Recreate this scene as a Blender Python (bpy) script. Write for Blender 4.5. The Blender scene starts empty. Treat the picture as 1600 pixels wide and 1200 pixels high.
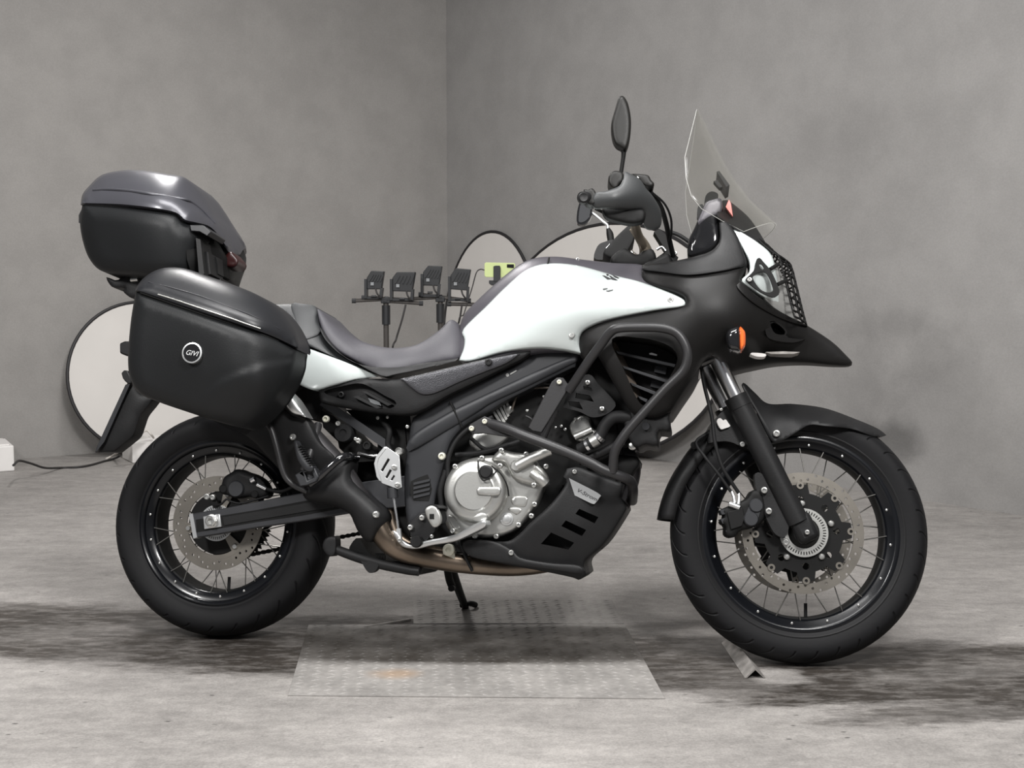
import bpy, bmesh, math, random
import numpy as np
from mathutils import Vector, Matrix, geometry
random.seed(7)
R_ = math.radians
SC = bpy.context.scene
COL = SC.collection

# ------------------------------------------------------------------ camera, light, exposure
FPX, PITCH, CAMH = 1858.0, R_(4.8156), 0.9813
cam_d = bpy.data.cameras.new('camera')
cam_d.sensor_fit = 'HORIZONTAL'; cam_d.sensor_width = 36.0
cam_d.lens = FPX / 1600 * 36.0
cam_d.clip_end = 100
cam = bpy.data.objects.new('camera', cam_d); COL.objects.link(cam)
cam.location = (0, 0, CAMH); cam.rotation_euler = (math.pi / 2 - PITCH, 0, 0)
SC.camera = cam

world = bpy.data.worlds.new('world'); SC.world = world; world.use_nodes = True
bg = world.node_tree.nodes['Background']
bg.inputs[0].default_value = (0.95, 0.96, 1.0, 1); bg.inputs[1].default_value = 0.13

def area(name, loc, target, sx, sy, power, color=(1, 1, 1)):
    l = bpy.data.lights.new(name, 'AREA'); l.shape = 'RECTANGLE'
    l.size, l.size_y, l.energy, l.color = sx, sy, power, color
    o = bpy.data.objects.new(name, l); COL.objects.link(o); o.location = loc
    d = Vector(target) - Vector(loc); o.rotation_euler = d.to_track_quat('-Z', 'Y').to_euler()
    return o
area('ceiling_lamp_front_right', (1.25, 0.3, 3.2), (-0.6, 4.5, 0.7), 0.7, 0.6, 98, (1, 0.985, 0.97))
area('ceiling_lamp_front_left', (-2.2, 0.3, 3.1), (0.6, 4.5, 0.7), 0.7, 0.6, 88, (1, 0.985, 0.97))
area('ceiling_lamp_over_bike', (-0.2, 2.3, 3.7), (-0.2, 3.0, 0), 2.6, 0.9, 110, (1, 0.99, 0.98))
area('ceiling_lamp_back', (-1.35, 5.2, 3.5), (-1.2, 4.4, 0), 0.5, 0.5, 42, (1, 0.98, 0.96))
SC.view_settings.view_transform = 'Standard'; SC.view_settings.look = 'None'
SC.view_settings.gamma = 1; SC.view_settings.use_curve_mapping = False
SC.view_settings.exposure = 0.35

# ------------------------------------------------------------------ pixel helpers (1600x1200 frame)
CAMO = np.array([0, 0, CAMH])
def raydir(u, v):
    x = (u - 800) / FPX; z = (600 - v) / FPX
    return np.array([x, math.cos(PITCH) + z * math.sin(PITCH), -math.sin(PITCH) + z * math.cos(PITCH)])
def fl(u, v, z=0.0):                                   # point of the floor under a pixel
    d = raydir(u, v); t = (z - CAMH) / d[2]; p = CAMO + d * t
    return Vector(p)
def wp(u, v, y):                                       # point at world depth y
    d = raydir(u, v); return Vector(CAMO + d * (y / d[1]))
BX, BY, YAW, LEAN, WB, RR, RF, STEER, RAKE = -0.8179, 3.2521, R_(8.6663), R_(11.1857), 1.5765, 0.3147, 0.3336, R_(6.28), R_(26)
ROOT = Matrix.Translation((BX, BY, 0)) @ Matrix.Rotation(-YAW, 4, 'Z') @ Matrix.Rotation(-LEAN, 4, 'X')
_o = Vector((WB - .04, 0, RF)); _ax = Vector((-math.sin(RAKE), 0, math.cos(RAKE)))
MS = Matrix.Translation(_o) @ Matrix.Rotation(STEER, 4, _ax) @ Matrix.Translation(-_o)   # steering
ID = Matrix.Identity(4)
_inv = {}
def un(u, v, y, F=ID):                                 # pixel + lateral offset -> bike frame (x, y, z)
    k = id(F)
    if k not in _inv: _inv[k] = (F, np.array((ROOT @ F).inverted()))
    A = _inv[k][1]
    o = A[:3, :3] @ CAMO + A[:3, 3]; d = A[:3, :3] @ raydir(u, v)
    t = (y - o[1]) / d[1]
    return Vector(o + d * t)
def pxm(px, u, v, y, F=ID):                            # pixel length -> metres at that place
    return px * (un(u + 5, v, y, F) - un(u - 5, v, y, F)).length / 10

# ------------------------------------------------------------------ materials
def nodes_of(m):
    m.use_nodes = True; nt = m.node_tree
    return nt, nt.nodes['Principled BSDF']
def mat(name, col, rough=.5, metal=0, coat=0, spec=.5, var=0.0, vscale=6, bump=0.0, bscale=250, em=None, trans=0, rvar=0.0):
    m = bpy.data.materials.new(name); nt, b = nodes_of(m)
    b.inputs['Base Color'].default_value = (*col, 1); b.inputs['Roughness'].default_value = rough
    b.inputs['Metallic'].default_value = metal; b.inputs['Coat Weight'].default_value = coat
    b.inputs['Coat Roughness'].default_value = .08
    b.inputs['Specular IOR Level'].default_value = spec
    b.inputs['Transmission Weight'].default_value = trans
    tc = nt.nodes.new('ShaderNodeTexCoord')
    if var or rvar:
        n = nt.nodes.new('ShaderNodeTexNoise'); n.inputs['Scale'].default_value = vscale; n.inputs['Detail'].default_value = 6
        nt.links.new(tc.outputs['Object'], n.inputs['Vector'])
        if var:
            mr = nt.nodes.new('ShaderNodeMapRange'); mr.inputs[1].default_value = .3; mr.inputs[2].default_value = .7
            mr.inputs[3].default_value = 1 - var; mr.inputs[4].default_value = 1 + var
            nt.links.new(n.outputs['Fac'], mr.inputs[0])
            mx = nt.nodes.new('ShaderNodeVectorMath'); mx.operation = 'SCALE'; mx.inputs[0].default_value = col
            nt.links.new(mr.outputs[0], mx.inputs['Scale']); nt.links.new(mx.outputs[0], b.inputs['Base Color'])
        if rvar:
            m2 = nt.nodes.new('ShaderNodeMapRange'); m2.inputs[1].default_value = .3; m2.inputs[2].default_value = .7
            m2.inputs[3].default_value = max(rough - rvar, .02); m2.inputs[4].default_value = rough + rvar
            nt.links.new(n.outputs['Fac'], m2.inputs[0]); nt.links.new(m2.outputs[0], b.inputs['Roughness'])
    if bump:
        n2 = nt.nodes.new('ShaderNodeTexNoise'); n2.inputs['Scale'].default_value = bscale; n2.inputs['Detail'].default_value = 3
        nt.links.new(tc.outputs['Object'], n2.inputs['Vector'])
        bp = nt.nodes.new('ShaderNodeBump'); bp.inputs['Strength'].default_value = bump; bp.inputs['Distance'].default_value = .002
        nt.links.new(n2.outputs['Fac'], bp.inputs['Height']); nt.links.new(bp.outputs[0], b.inputs['Normal'])
    return m
M = {}
M['plastic'] = mat('black_plastic', (0.0095, 0.0095, 0.010), .52, spec=.3, bump=.12, var=.18, vscale=9, rvar=.08)
M['fairing'] = mat('fairing_plastic', (0.0075, 0.0071, 0.0069), .5, spec=.3, bump=.06, var=.2, vscale=5, rvar=.08)
M['case'] = mat('case_plastic', (0.0095, 0.0102, 0.011), .5, spec=.3, bump=.1, var=.12, vscale=6)
M['caselid'] = mat('case_lid', (0.0125, 0.013, 0.015), .36, spec=.4, bump=.03)
M['toplid'] = mat('top_lid_grey', (.066, .066, .076), .34, metal=.35, coat=.15)
M['gloss'] = mat('gloss_black', (.008, .008, .009), .12, coat=.6)
M['rimblack'] = mat('rim_black', (.004, .0045, .006), .28, coat=.2, spec=.3)
M['dark'] = mat('dark_metal', (0.005, 0.005, 0.005), .6, spec=.22)
M['tubeblk'] = mat('powder_coated_tube', (0.02, 0.0195, 0.0205), .42, bump=.08, spec=.5)
M['frame'] = mat('frame_paint', (0.024, 0.025, 0.028), .45, metal=.2, spec=.5)
M['seat'] = mat('seat_vinyl', (0.05, 0.048, 0.056), .55, bump=.2, bscale=400)
M['seat2'] = mat('seat_vinyl_side', (0.022, 0.0235, 0.025), .45, bump=.15, bscale=400)
M['white'] = mat('pearl_white_paint', (0.54, 0.585, 0.575), .22, coat=.9)
M['plum'] = mat('tank_trim_grey', (0.075, 0.071, 0.082), .38, metal=.3)
M['alu'] = mat('cast_aluminium', (.50, .50, .48), .38, metal=.85, bump=.08, bscale=300, var=.06)
M['alum2'] = mat('brushed_aluminium', (.68, .69, .69), .35, metal=.9)
M['chrome'] = mat('chrome', (.85, .85, .86), .24, metal=1)
M['bolt'] = mat('bolt_zinc', (.62, .62, .60), .3, metal=.9)
M['boltg'] = mat('bolt_cream', (.62, .61, .52), .45, metal=.4)
M['disc'] = mat('brake_disc_steel', (0.27, 0.25, 0.22), .36, metal=.85, var=.12, vscale=14)
M['exh'] = mat('exhaust_steel', (.20, .16, .125), .34, metal=.95, var=.35, vscale=9)
M['exhdark'] = mat('exhaust_dark', (0.045, 0.043, 0.045), .45, metal=.6)
M['rub'] = mat('rubber', (.009, .009, .0095), .6, spec=.25)
M['amber'] = mat('amber_lens', (.75, .14, .03), .18, coat=.5)
M['red'] = mat('red_lens', (.025, .005, .005), .35)
M['redlite'] = mat('red_plastic', (.7, .22, .2), .35)
M['dust'] = mat('dusty_plastic', (.075, .06, .048), .6, var=.3, vscale=12)
M['greyplastic'] = mat('hand_guard_grey', (0.032, 0.034, 0.035), .45, bump=.12)
M['bronze'] = mat('handlebar_bronze', (.42, .36, .28), .3, metal=.8)
M['spoke'] = mat('spoke_steel', (0.33, 0.32, 0.3), .3, metal=.95)
M['mirror'] = mat('mirror_glass', (.7, .7, .7), .03, metal=1)
M['lens'] = mat('headlight_lens', (.30, .30, .29), .1, coat=.8)
M['cloth'] = mat('reflector_cloth', (.58, .557, .53), .75, var=.04, vscale=3)
M['clothdk'] = mat('reflector_rim', (.012, .011, .012), .6)
M['boxwhite'] = mat('white_box', (.72, .70, .68), .6, var=.06)
M['paper'] = mat('paper', (.68, .66, .63), .7)
M['cable'] = mat('cable_black', (.02, .018, .018), .6)
M['cablew'] = mat('cable_pale', (.55, .52, .48), .6)
M['lampblk'] = mat('lamp_housing', (.012, .013, .015), .5)
M['lampgrey'] = mat('lamp_label', (.22, .23, .24), .5)
M['stand'] = mat('stand_tube', (.06, .054, .05), .45, metal=.3)
M['green'] = mat('phone_case_green', (.52, .60, .27), .4)
M['steel'] = mat('rusty_steel', (.26, .245, .23), .6, metal=.3, var=.35, vscale=30, bump=.3, bscale=120)
M['mirrorback'] = mat('mirror_shell', (.008, .0076, .0066), .48, spec=.3)
M['edge'] = mat('screen_edge', (.42, .42, .40), .3)
M['swing'] = mat('swingarm_paint', (.04, .041, .045), .42, metal=.3)
M['emblem'] = mat('emblem_black', (.04, .04, .042), .4)

def rubber_tyre(name, N):
    m = bpy.data.materials.new(name); nt, b = nodes_of(m)
    b.inputs['Base Color'].default_value = (.0062, .0062, .0070, 1); b.inputs['Roughness'].default_value = .6
    b.inputs['Specular IOR Level'].default_value = .22
    tc = nt.nodes.new('ShaderNodeTexCoord'); sp = nt.nodes.new('ShaderNodeSeparateXYZ'); nt.links.new(tc.outputs['Object'], sp.inputs[0])
    def mth(op, a, b2=None, c=None):
        n = nt.nodes.new('ShaderNodeMath'); n.operation = op
        for i, x in enumerate((a, b2, c)):
            if x is None: continue
            if isinstance(x, (int, float)): n.inputs[i].default_value = x
            else: nt.links.new(x, n.inputs[i])
        return n.outputs[0]
    ang = mth('ARCTAN2', sp.outputs[2], sp.outputs[0])
    ay = mth('ABSOLUTE', sp.outputs[1])
    rad = mth('SQRT', mth('ADD', mth('MULTIPLY', sp.outputs[0], sp.outputs[0]), mth('MULTIPLY', sp.outputs[2], sp.outputs[2])))
    ph = mth('ADD', mth('MULTIPLY', ang, N / (2 * math.pi)), mth('MULTIPLY', ay, -22.0))
    tri = mth('PINGPONG', ph, .5)
    groove = mth('SMOOTH_MIN', mth('MULTIPLY', tri, 14), 1.0, .1)
    outer = mth('GREATER_THAN', rad, .335 if False else 9)
    nt.nodes.remove(outer.node)
    mr = nt.nodes.new('ShaderNodeMapRange'); mr.inputs[1].default_value = (RF if N > 30 else RR) - .035; mr.inputs[2].default_value = (RF if N > 30 else RR) - .028
    nt.links.new(rad, mr.inputs[0])
    h = mth('MULTIPLY', mth('SUBTRACT', groove, 1.0), mr.outputs[0])
    noi = nt.nodes.new('ShaderNodeTexNoise'); noi.inputs['Scale'].default_value = 90; nt.links.new(tc.outputs['Object'], noi.inputs[0])
    h2 = mth('ADD', h, mth('MULTIPLY', noi.outputs['Fac'], .05))
    bp = nt.nodes.new('ShaderNodeBump'); bp.inputs['Strength'].default_value = .9; bp.inputs['Distance'].default_value = .005
    nt.links.new(h2, bp.inputs['Height']); nt.links.new(bp.outputs[0], b.inputs['Normal'])
    return m
M['tyre_f'] = rubber_tyre('tyre_front', 34); M['tyre_r'] = rubber_tyre('tyre_rear', 26)

def glass_mat():
    m = bpy.data.materials.new('clear_screen'); m.use_nodes = True; nt = m.node_tree; nt.nodes.clear()
    o = nt.nodes.new('ShaderNodeOutputMaterial'); mx = nt.nodes.new('ShaderNodeMixShader'); m2 = nt.nodes.new('ShaderNodeMixShader')
    t = nt.nodes.new('ShaderNodeBsdfTransparent'); t.inputs[0].default_value = (.99, .99, .98, 1)
    g = nt.nodes.new('ShaderNodeBsdfGlossy'); g.inputs[1].default_value = .12
    d = nt.nodes.new('ShaderNodeBsdfTranslucent'); d.inputs[0].default_value = (.85, .85, .80, 1)
    f = nt.nodes.new('ShaderNodeLayerWeight'); f.inputs[0].default_value = .3
    r = nt.nodes.new('ShaderNodeMapRange'); r.inputs[3].default_value = .02; r.inputs[4].default_value = .16
    nt.links.new(f.outputs['Facing'], r.inputs[0]); nt.links.new(r.outputs[0], mx.inputs[0])
    m2.inputs[0].default_value = .5
    nt.links.new(g.outputs[0], m2.inputs[1]); nt.links.new(d.outputs[0], m2.inputs[2])
    nt.links.new(t.outputs[0], mx.inputs[1]); nt.links.new(m2.outputs[0], mx.inputs[2])
    nt.links.new(mx.outputs[0], o.inputs[0]); return m
M['screen'] = glass_mat()
def textured_plate():
    m = mat('textured_trim', (.06, .06, .066), .36, metal=.5); nt, b = m.node_tree, m.node_tree.nodes['Principled BSDF']
    tc = nt.nodes.new('ShaderNodeTexCoord'); v = nt.nodes.new('ShaderNodeTexVoronoi'); v.inputs['Scale'].default_value = 330
    nt.links.new(tc.outputs['Object'], v.inputs['Vector'])
    bp = nt.nodes.new('ShaderNodeBump'); bp.inputs['Strength'].default_value = .35; bp.inputs['Distance'].default_value = .001
    nt.links.new(v.outputs['Distance'], bp.inputs['Height']); nt.links.new(bp.outputs[0], b.inputs['Normal'])
    return m
M['carbon'] = textured_plate()
# ------------------------------------------------------------------ mesh helpers
def link_mesh(name, me, m, parent=None, sharp=35):
    me.materials.clear(); me.materials.append(M[m] if isinstance(m, str) else m)
    o = bpy.data.objects.new(name, me); COL.objects.link(o)
    if parent is not None:
        o.parent = parent
        o.location = -Vector(parent.get('_org', (0, 0, 0))) if parent.get('_org') else (0, 0, 0)
    return o
def mk(name, verts, faces, m, parent=None, sharp=35, smooth=True, bevel=0, F=None):
    me = bpy.data.meshes.new(name)
    me.from_pydata([tuple(v) for v in verts], [], faces)
    bm = bmesh.new(); bm.from_mesh(me)
    bmesh.ops.remove_doubles(bm, verts=bm.verts, dist=1e-6)
    bmesh.ops.recalc_face_normals(bm, faces=bm.faces)
    if F is not None: bmesh.ops.transform(bm, matrix=F, verts=bm.verts)
    bm.to_mesh(me); bm.free()
    if smooth:
        me.shade_smooth(); me.set_sharp_from_angle(angle=R_(sharp))
    o = link_mesh(name, me, m, parent)
    if bevel:
        b = o.modifiers.new('bevel', 'BEVEL'); b.width = bevel; b.segments = 2; b.limit_method = 'ANGLE'; b.angle_limit = R_(40)
    return o
def catmull(P, closed, n=8):
    P = [np.array(p, float) for p in P]; N = len(P); out = []
    if N < 3: return [p for p in P]
    rng = N if closed else N - 1
    for i in range(rng):
        if closed: a, b, c, d = P[i - 1], P[i], P[(i + 1) % N], P[(i + 2) % N]
        else:
            b, c = P[i], P[i + 1]; a = P[i - 1] if i > 0 else 2 * b - c; d = P[i + 2] if i + 2 < N else 2 * c - b
        for k in range(n):
            t = k / n
            out.append(.5 * ((2 * b) + (c - a) * t + (2 * a - 5 * b + 4 * c - d) * t * t + (3 * b - a - 3 * c + d) * t ** 3))
    if not closed: out.append(P[-1])
    return out
def outline(pts, step, corners=False):
    """closed polygon of pixel points; a third item marks a hard corner"""
    if corners: pts = [(p[0], p[1], 1) for p in pts]
    cs = [i for i, p in enumerate(pts) if len(p) > 2]
    P = [np.array(p[:2], float) for p in pts]
    if not cs: poly = catmull(P, True, 8)
    else:
        poly = []; n = len(P)
        for a, i in enumerate(cs):
            j = cs[(a + 1) % len(cs)]
            seq = [P[i]]; k = i
            while True:
                k = (k + 1) % n; seq.append(P[k])
                if k == j: break
            seg = catmull(seq, False, 8) if len(seq) > 2 else seq
            poly += [(q, 1 if z == 0 else 0) for z, q in enumerate(seg[:-1])]
        # resample between corners
        out = []; n = len(poly)
        for i in range(n):
            a = poly[i][0]; b = poly[(i + 1) % n][0]
            L = np.linalg.norm(b - a)
            if L < 1e-6: continue
            if out and not poly[i][1] and np.linalg.norm(a - out[-1]) < step * .6: continue
            out.append(a); k = int(L // step)
            for z in range(1, k + 1):
                q = a + (b - a) * z / (k + 1); out.append(q)
        return np.array(out)
    out = [poly[0]]
    for q in poly[1:]:
        if np.linalg.norm(q - out[-1]) >= step * .8: out.append(q)
    if np.linalg.norm(out[0] - out[-1]) < step * .3: out.pop()
    return np.array(out)
def inside(poly, pts):
    x, y = pts[:, 0], pts[:, 1]; r = np.zeros(len(pts), bool); n = len(poly)
    for i in range(n):
        x1, y1 = poly[i]; x2, y2 = poly[(i + 1) % n]
        if y1 == y2: continue
        c = ((y1 > y) != (y2 > y)) & (x < (x2 - x1) * (y - y1) / (y2 - y1) + x1)
        r ^= c
    return r
def dist(poly, pts):
    d = np.full(len(pts), 1e9); n = len(poly)
    for i in range(n):
        a = poly[i]; b = poly[(i + 1) % n]; ab = b - a; L = (ab @ ab) or 1e-9
        t = np.clip(((pts - a) @ ab) / L, 0, 1)
        d = np.minimum(d, np.linalg.norm(pts - (a + t[:, None] * ab), axis=1))
    return d
def triangulate(polys, step, grid=True, rings=()):
    """polys[0] outer, the rest holes; -> points, tris, boundary loops (index lists)"""
    V = []; Eg = []; loops = []
    for p in polys:
        s = len(V); V += [Vector(q) for q in p]; n = len(p)
        Eg += [(s + i, s + (i + 1) % n) for i in range(n)]; loops.append(list(range(s, s + n)))
    lim = step * .55
    if grid and rings:
        p = polys[0]; n = len(p); area_ = sum(p[i][0] * p[(i + 1) % n][1] - p[(i + 1) % n][0] * p[i][1] for i in range(n))
        sg = 1 if area_ > 0 else -1
        tg = np.roll(p, -1, 0) - np.roll(p, 1, 0); tg /= np.linalg.norm(tg, axis=1)[:, None] + 1e-9
        nr = np.stack([-tg[:, 1], tg[:, 0]], 1) * sg
        for q in rings:
            c = p + nr * q
            ok = inside(p, c) & (dist(p, c) > q * .93)
            for h in polys[1:]: ok &= ~inside(h, c) & (dist(h, c) > q * .5)
            c = c[ok]; keep = []
            for z in c:
                if not keep or np.linalg.norm(z - keep[-1]) > step * .35: keep.append(z)
            V += [Vector(z) for z in keep]
        lim = max(rings) + step * .45
    if grid:
        lo = polys[0].min(0); hi = polys[0].max(0)
        xs = np.arange(lo[0] + step * .5, hi[0], step); ys = np.arange(lo[1] + step * .5, hi[1], step * .866)
        g = np.array([(x + (step * .5 if j % 2 else 0), y) for j, y in enumerate(ys) for x in xs])
        if len(g):
            ok = inside(polys[0], g)
            for h in polys[1:]: ok &= ~inside(h, g)
            g = g[ok]
            if len(g):
                dd = dist(polys[0], g)
                for h in polys[1:]: dd = np.minimum(dd, dist(h, g) + (lim - step * .55))
                V += [Vector(q) for q in g[dd > lim]]
    r = geometry.delaunay_2d_cdt(V, Eg, [], 0, 1e-5)
    P = np.array([tuple(v) for v in r[0]]); T = np.array([f for f in r[2] if len(f) == 3])
    inv = {}
    for i, orig in enumerate(r[3]):
        for o_ in orig: inv[o_] = i
    c = P[T].mean(1); ok = inside(polys[0], c)
    for h in polys[1:]: ok &= ~inside(h, c)
    T = T[ok]
    lp = []
    for l in loops:
        q = [inv.get(i, i) for i in l]; z = []
        for i in q:
            if not z or z[-1] != i: z.append(i)
        lp.append(z)
    return P, T, lp
def tps(ctrl):
    C = np.array([c[:2] for c in ctrl], float) / 100; h = np.array([c[2] for c in ctrl], float); n = len(C)
    if n < 3: return lambda p: np.full(len(p), h.mean())
    def U(r): return np.where(r > 1e-9, r * r * np.log(r + 1e-12), 0)
    K = U(np.linalg.norm(C[:, None] - C[None], axis=2)) + np.eye(n) * 1.5e-2
    Pm = np.hstack([np.ones((n, 1)), C]); A = np.block([[K, Pm], [Pm.T, np.zeros((3, 3))]])
    w = np.linalg.lstsq(A, np.concatenate([h, np.zeros(3)]), rcond=None)[0]
    def f(p):
        q = np.asarray(p, float) / 100
        return U(np.linalg.norm(q[:, None] - C[None], axis=2)) @ w[:n] + w[n] + q @ w[n + 1:]
    return f
def relax(P, T, loops):
    """inflation field: solution of Laplace(u) = -1 with u = 0 on the border"""
    n = len(P); bnd = np.zeros(n, bool)
    for l in loops: bnd[l] = True
    W = np.zeros((n, n)); A = np.zeros(n)
    for t in T:
        p = P[t]; ar = abs((p[1][0] - p[0][0]) * (p[2][1] - p[0][1]) - (p[2][0] - p[0][0]) * (p[1][1] - p[0][1])) / 2 + 1e-9
        A[t] += ar / 3
        for k in range(3):
            i, j, o = t[k], t[(k + 1) % 3], t[(k + 2) % 3]
            c = ((P[i] - P[o]) @ (P[j] - P[o])) / (2 * ar) / 2
            c = max(c, .02); W[i, j] += c; W[j, i] += c
    Lp = np.diag(W.sum(1)) - W
    free = ~bnd
    used = W.sum(1) > 0; free &= used
    u = np.zeros(n); idx = np.where(free)[0]
    if len(idx): u[idx] = np.linalg.solve(Lp[np.ix_(idx, idx)] + np.eye(len(idx)) * 1e-9, A[idx])
    u = np.maximum(u, 0)
    return u / max(u.max(), 1e-9)
def solid(name, pts, y, m, parent, back=None, mirror=False, dome=0.0, p=.5, edge=0.0, eR=0, step=7, holes=(), corners=False,
          F=ID, sharp=35, thick=None, extra=None, bevel=0, smooth=True):
    """body whose side outline is pts (pixels) and whose near surface lies at lateral offset y (number, or control points);
    dome: inflation in metres, edge/eR: rounded border; back: offset of the far face, or mirror=True for a symmetric body;
    holes: (pixel polygon, depth offset or None for through, corner flag)"""
    grid = bool(dome or edge or not isinstance(y, (int, float)) or extra)
    out = outline(pts, step if grid or not corners else 1e6, corners)
    hp = [outline(h[0], step if grid or not (len(h) > 2 and h[2]) else 1e6, h[2] if len(h) > 2 else False) for h in holes]
    rings = [eR * q for q in (.12, .38, .75)] if edge else ([step * .22, step * .6] if dome else [])
    P, T, L = triangulate([out] + hp, step, grid, rings)
    yf = np.full(len(P), float(y)) if isinstance(y, (int, float)) else tps(y)(P)
    if dome: yf = yf - dome * relax(P, T, L[:1]) ** p
    if edge:
        s = np.clip(dist(out, P) / eR, 0, 1); yf = yf - edge * np.sqrt(1 - (1 - s) ** 2)
    if extra: yf = yf - extra(P)
    if mirror: yf = np.minimum(yf, -.004)
    V = [un(P[i, 0], P[i, 1], yf[i], F) for i in range(len(P))]; n = len(V)
    faces = [tuple(t) for t in T]
    if mirror: V += [Vector((v.x, -v.y, v.z)) for v in V[:n]]; faces += [tuple(n + i for i in t[::-1]) for t in T]
    else:
        V += [Vector((v.x, back if thick is None else v.y + thick, v.z)) for v in V[:n]]
        thru = [h[1] is None for h in holes]
        faces += [tuple(n + i for i in t[::-1]) for t in T]
    l = L[0]
    faces += [(l[i], l[(i + 1) % len(l)], n + l[(i + 1) % len(l)], n + l[i]) for i in range(len(l))]
    for h, lp in zip(holes, L[1:]):
        if h[1] is None or not mirror and h[1] is None:
            faces += [(lp[i], n + lp[i], n + lp[(i + 1) % len(lp)], lp[(i + 1) % len(lp)]) for i in range(len(lp))]
        else:
            for side in ((1, -1) if mirror else (1,)):
                s0 = len(V); base = 0 if side == 1 else n
                V += [Vector((V[i].x, h[1] * side, V[i].z)) for i in lp]
                k = len(lp)
                faces += [(base + lp[i], base + lp[(i + 1) % k], s0 + (i + 1) % k, s0 + i) for i in range(k)]
                q, t2, l2 = triangulate([P[lp]], step, False)
                mp = {}
                for a_, b_ in zip(l2[0], range(k)): mp[a_] = s0 + b_
                faces += [tuple(mp[i] for i in t) for t in t2 if all(i in mp for i in t)]
            if not mirror:   # close the far face over the recess
                q, t2, l2 = triangulate([P[lp]], step, False)
                mp = {a_: n + lp[b_] for b_, a_ in enumerate(l2[0])}
                faces += [tuple(mp[i] for i in t) for t in t2 if all(i in mp for i in t)]
    return mk(name, V, faces, m, parent, sharp, smooth, bevel, F if F is not ID else None)
def slab2(name, outer, holes, y0, y1, m, parent, F=None, sharp=35, bevel=0):
    """flat plate in the local x-z plane"""
    P, T, L = triangulate([np.array(outer)] + [np.array(h) for h in holes], 1, False)
    n = len(P); V = [(p[0], y0, p[1]) for p in P] + [(p[0], y1, p[1]) for p in P]
    f = [tuple(t) for t in T] + [tuple(n + i for i in t[::-1]) for t in T]
    for l in L: f += [(l[i], l[(i + 1) % len(l)], n + l[(i + 1) % len(l)], n + l[i]) for i in range(len(l))]
    return mk(name, V, f, m, parent, sharp, bevel=bevel, F=F)
def circ(cx, cz, r, n=24, a0=0): return [(cx + r * math.cos(a0 + 2 * math.pi * k / n), cz + r * math.sin(a0 + 2 * math.pi * k / n)) for k in range(n)]
def lathe(name, prof, m, parent, c=(0, 0, 0), seg=48, closed=False, F=None, sharp=35, arc=None):
    """revolve (r, y) about the y axis through c"""
    V = []; f = []; n = len(prof)
    for k in range(seg):
        a = 2 * math.pi * k / seg
        for r, y in prof: V.append((c[0] + r * math.cos(a), c[1] + y, c[2] + r * math.sin(a)))
    for k in range(seg):
        k2 = (k + 1) % seg
        for i in range(n if closed else n - 1):
            j = (i + 1) % n
            f.append((k * n + i, k * n + j, k2 * n + j, k2 * n + i))
    return mk(name, V, f, m, parent, sharp, F=F)
def knob(name, u, v, y, prof, m, parent, F=ID, seg=28):
    """lathe at a pixel; prof = (radius in px, offset in m towards the camera)"""
    c = un(u, v, y, F)
    return lathe(name, [(0, -prof[0][1])] + [(pxm(r, u, v, y, F), -d) for r, d in prof] + [(0, -prof[-1][1])], m, parent, c, seg, F=F if F is not ID else None)
def sweep(name, pts, r, m, parent=None, seg=10, n=6, smooth=True, F=None, caps=True, flat=None):
    """tube along 3-D points; r number or one radius per point; flat=(w,h) gives a rectangular section"""
    P = [np.array(p, float) for p in pts]; rr = [r] * len(P) if isinstance(r, (int, float)) else list(r)
    if smooth and len(P) > 2:
        Q = catmull([np.append(p, q) for p, q in zip(P, rr)], False, n); P = [q[:3] for q in Q]; rr = [q[3] for q in Q]
    T = []
    for i in range(len(P)):
        a = P[max(i - 1, 0)]; b = P[min(i + 1, len(P) - 1)]; t = b - a; T.append(t / (np.linalg.norm(t) + 1e-12))
    up = np.array([0, 0, 1.0]) if abs(T[0][2]) < .9 else np.array([1.0, 0, 0])
    N = np.cross(T[0], up); N /= np.linalg.norm(N); V = []
    for i in range(len(P)):
        N = N - T[i] * (N @ T[i]); N /= np.linalg.norm(N); B = np.cross(T[i], N)
        for k in range(seg):
            a = 2 * math.pi * (k + .5) / seg
            V.append(P[i] + rr[i] * (math.cos(a) * N + math.sin(a) * B))
    f = []
    for i in range(len(P) - 1):
        for k in range(seg):
            k2 = (k + 1) % seg; f.append((i * seg + k, i * seg + k2, (i + 1) * seg + k2, (i + 1) * seg + k))
    if caps: f += [tuple(range(seg))[::-1], tuple((len(P) - 1) * seg + k for k in range(seg))]
    return mk(name, V, f, m, parent, 40, F=F)
def tube(name, pts, rpx, m, parent, F=ID, **k):
    """tube through (u, v, y) points, radius in px"""
    P = [un(a, b, c, F) for a, b, c in pts]
    if isinstance(rpx, (int, float)): rpx = [rpx] * len(pts)
    r = [pxm(q, a, b, c, F) for q, (a, b, c) in zip(rpx, pts)]
    return sweep(name, P, r, m, parent, F=F if F is not ID else None, **k)
def box(name, c, size, m, parent=None, rot=None, bevel=0.0, F=None, loc=False):
    x, y, z = [s / 2 for s in size]
    V = [Vector((a * x, b * y, d * z)) for a in (-1, 1) for b in (-1, 1) for d in (-1, 1)]
    if rot is not None: V = [rot @ v for v in V]
    V = [v + Vector(c) for v in V]
    f = [(0, 1, 3, 2), (4, 6, 7, 5), (0, 4, 5, 1), (2, 3, 7, 6), (0, 2, 6, 4), (1, 5, 7, 3)]
    return mk(name, V, f, m, parent, 30, bevel=bevel, F=F)
from mathutils.bvhtree import BVHTree
_bvh = {}
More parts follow.
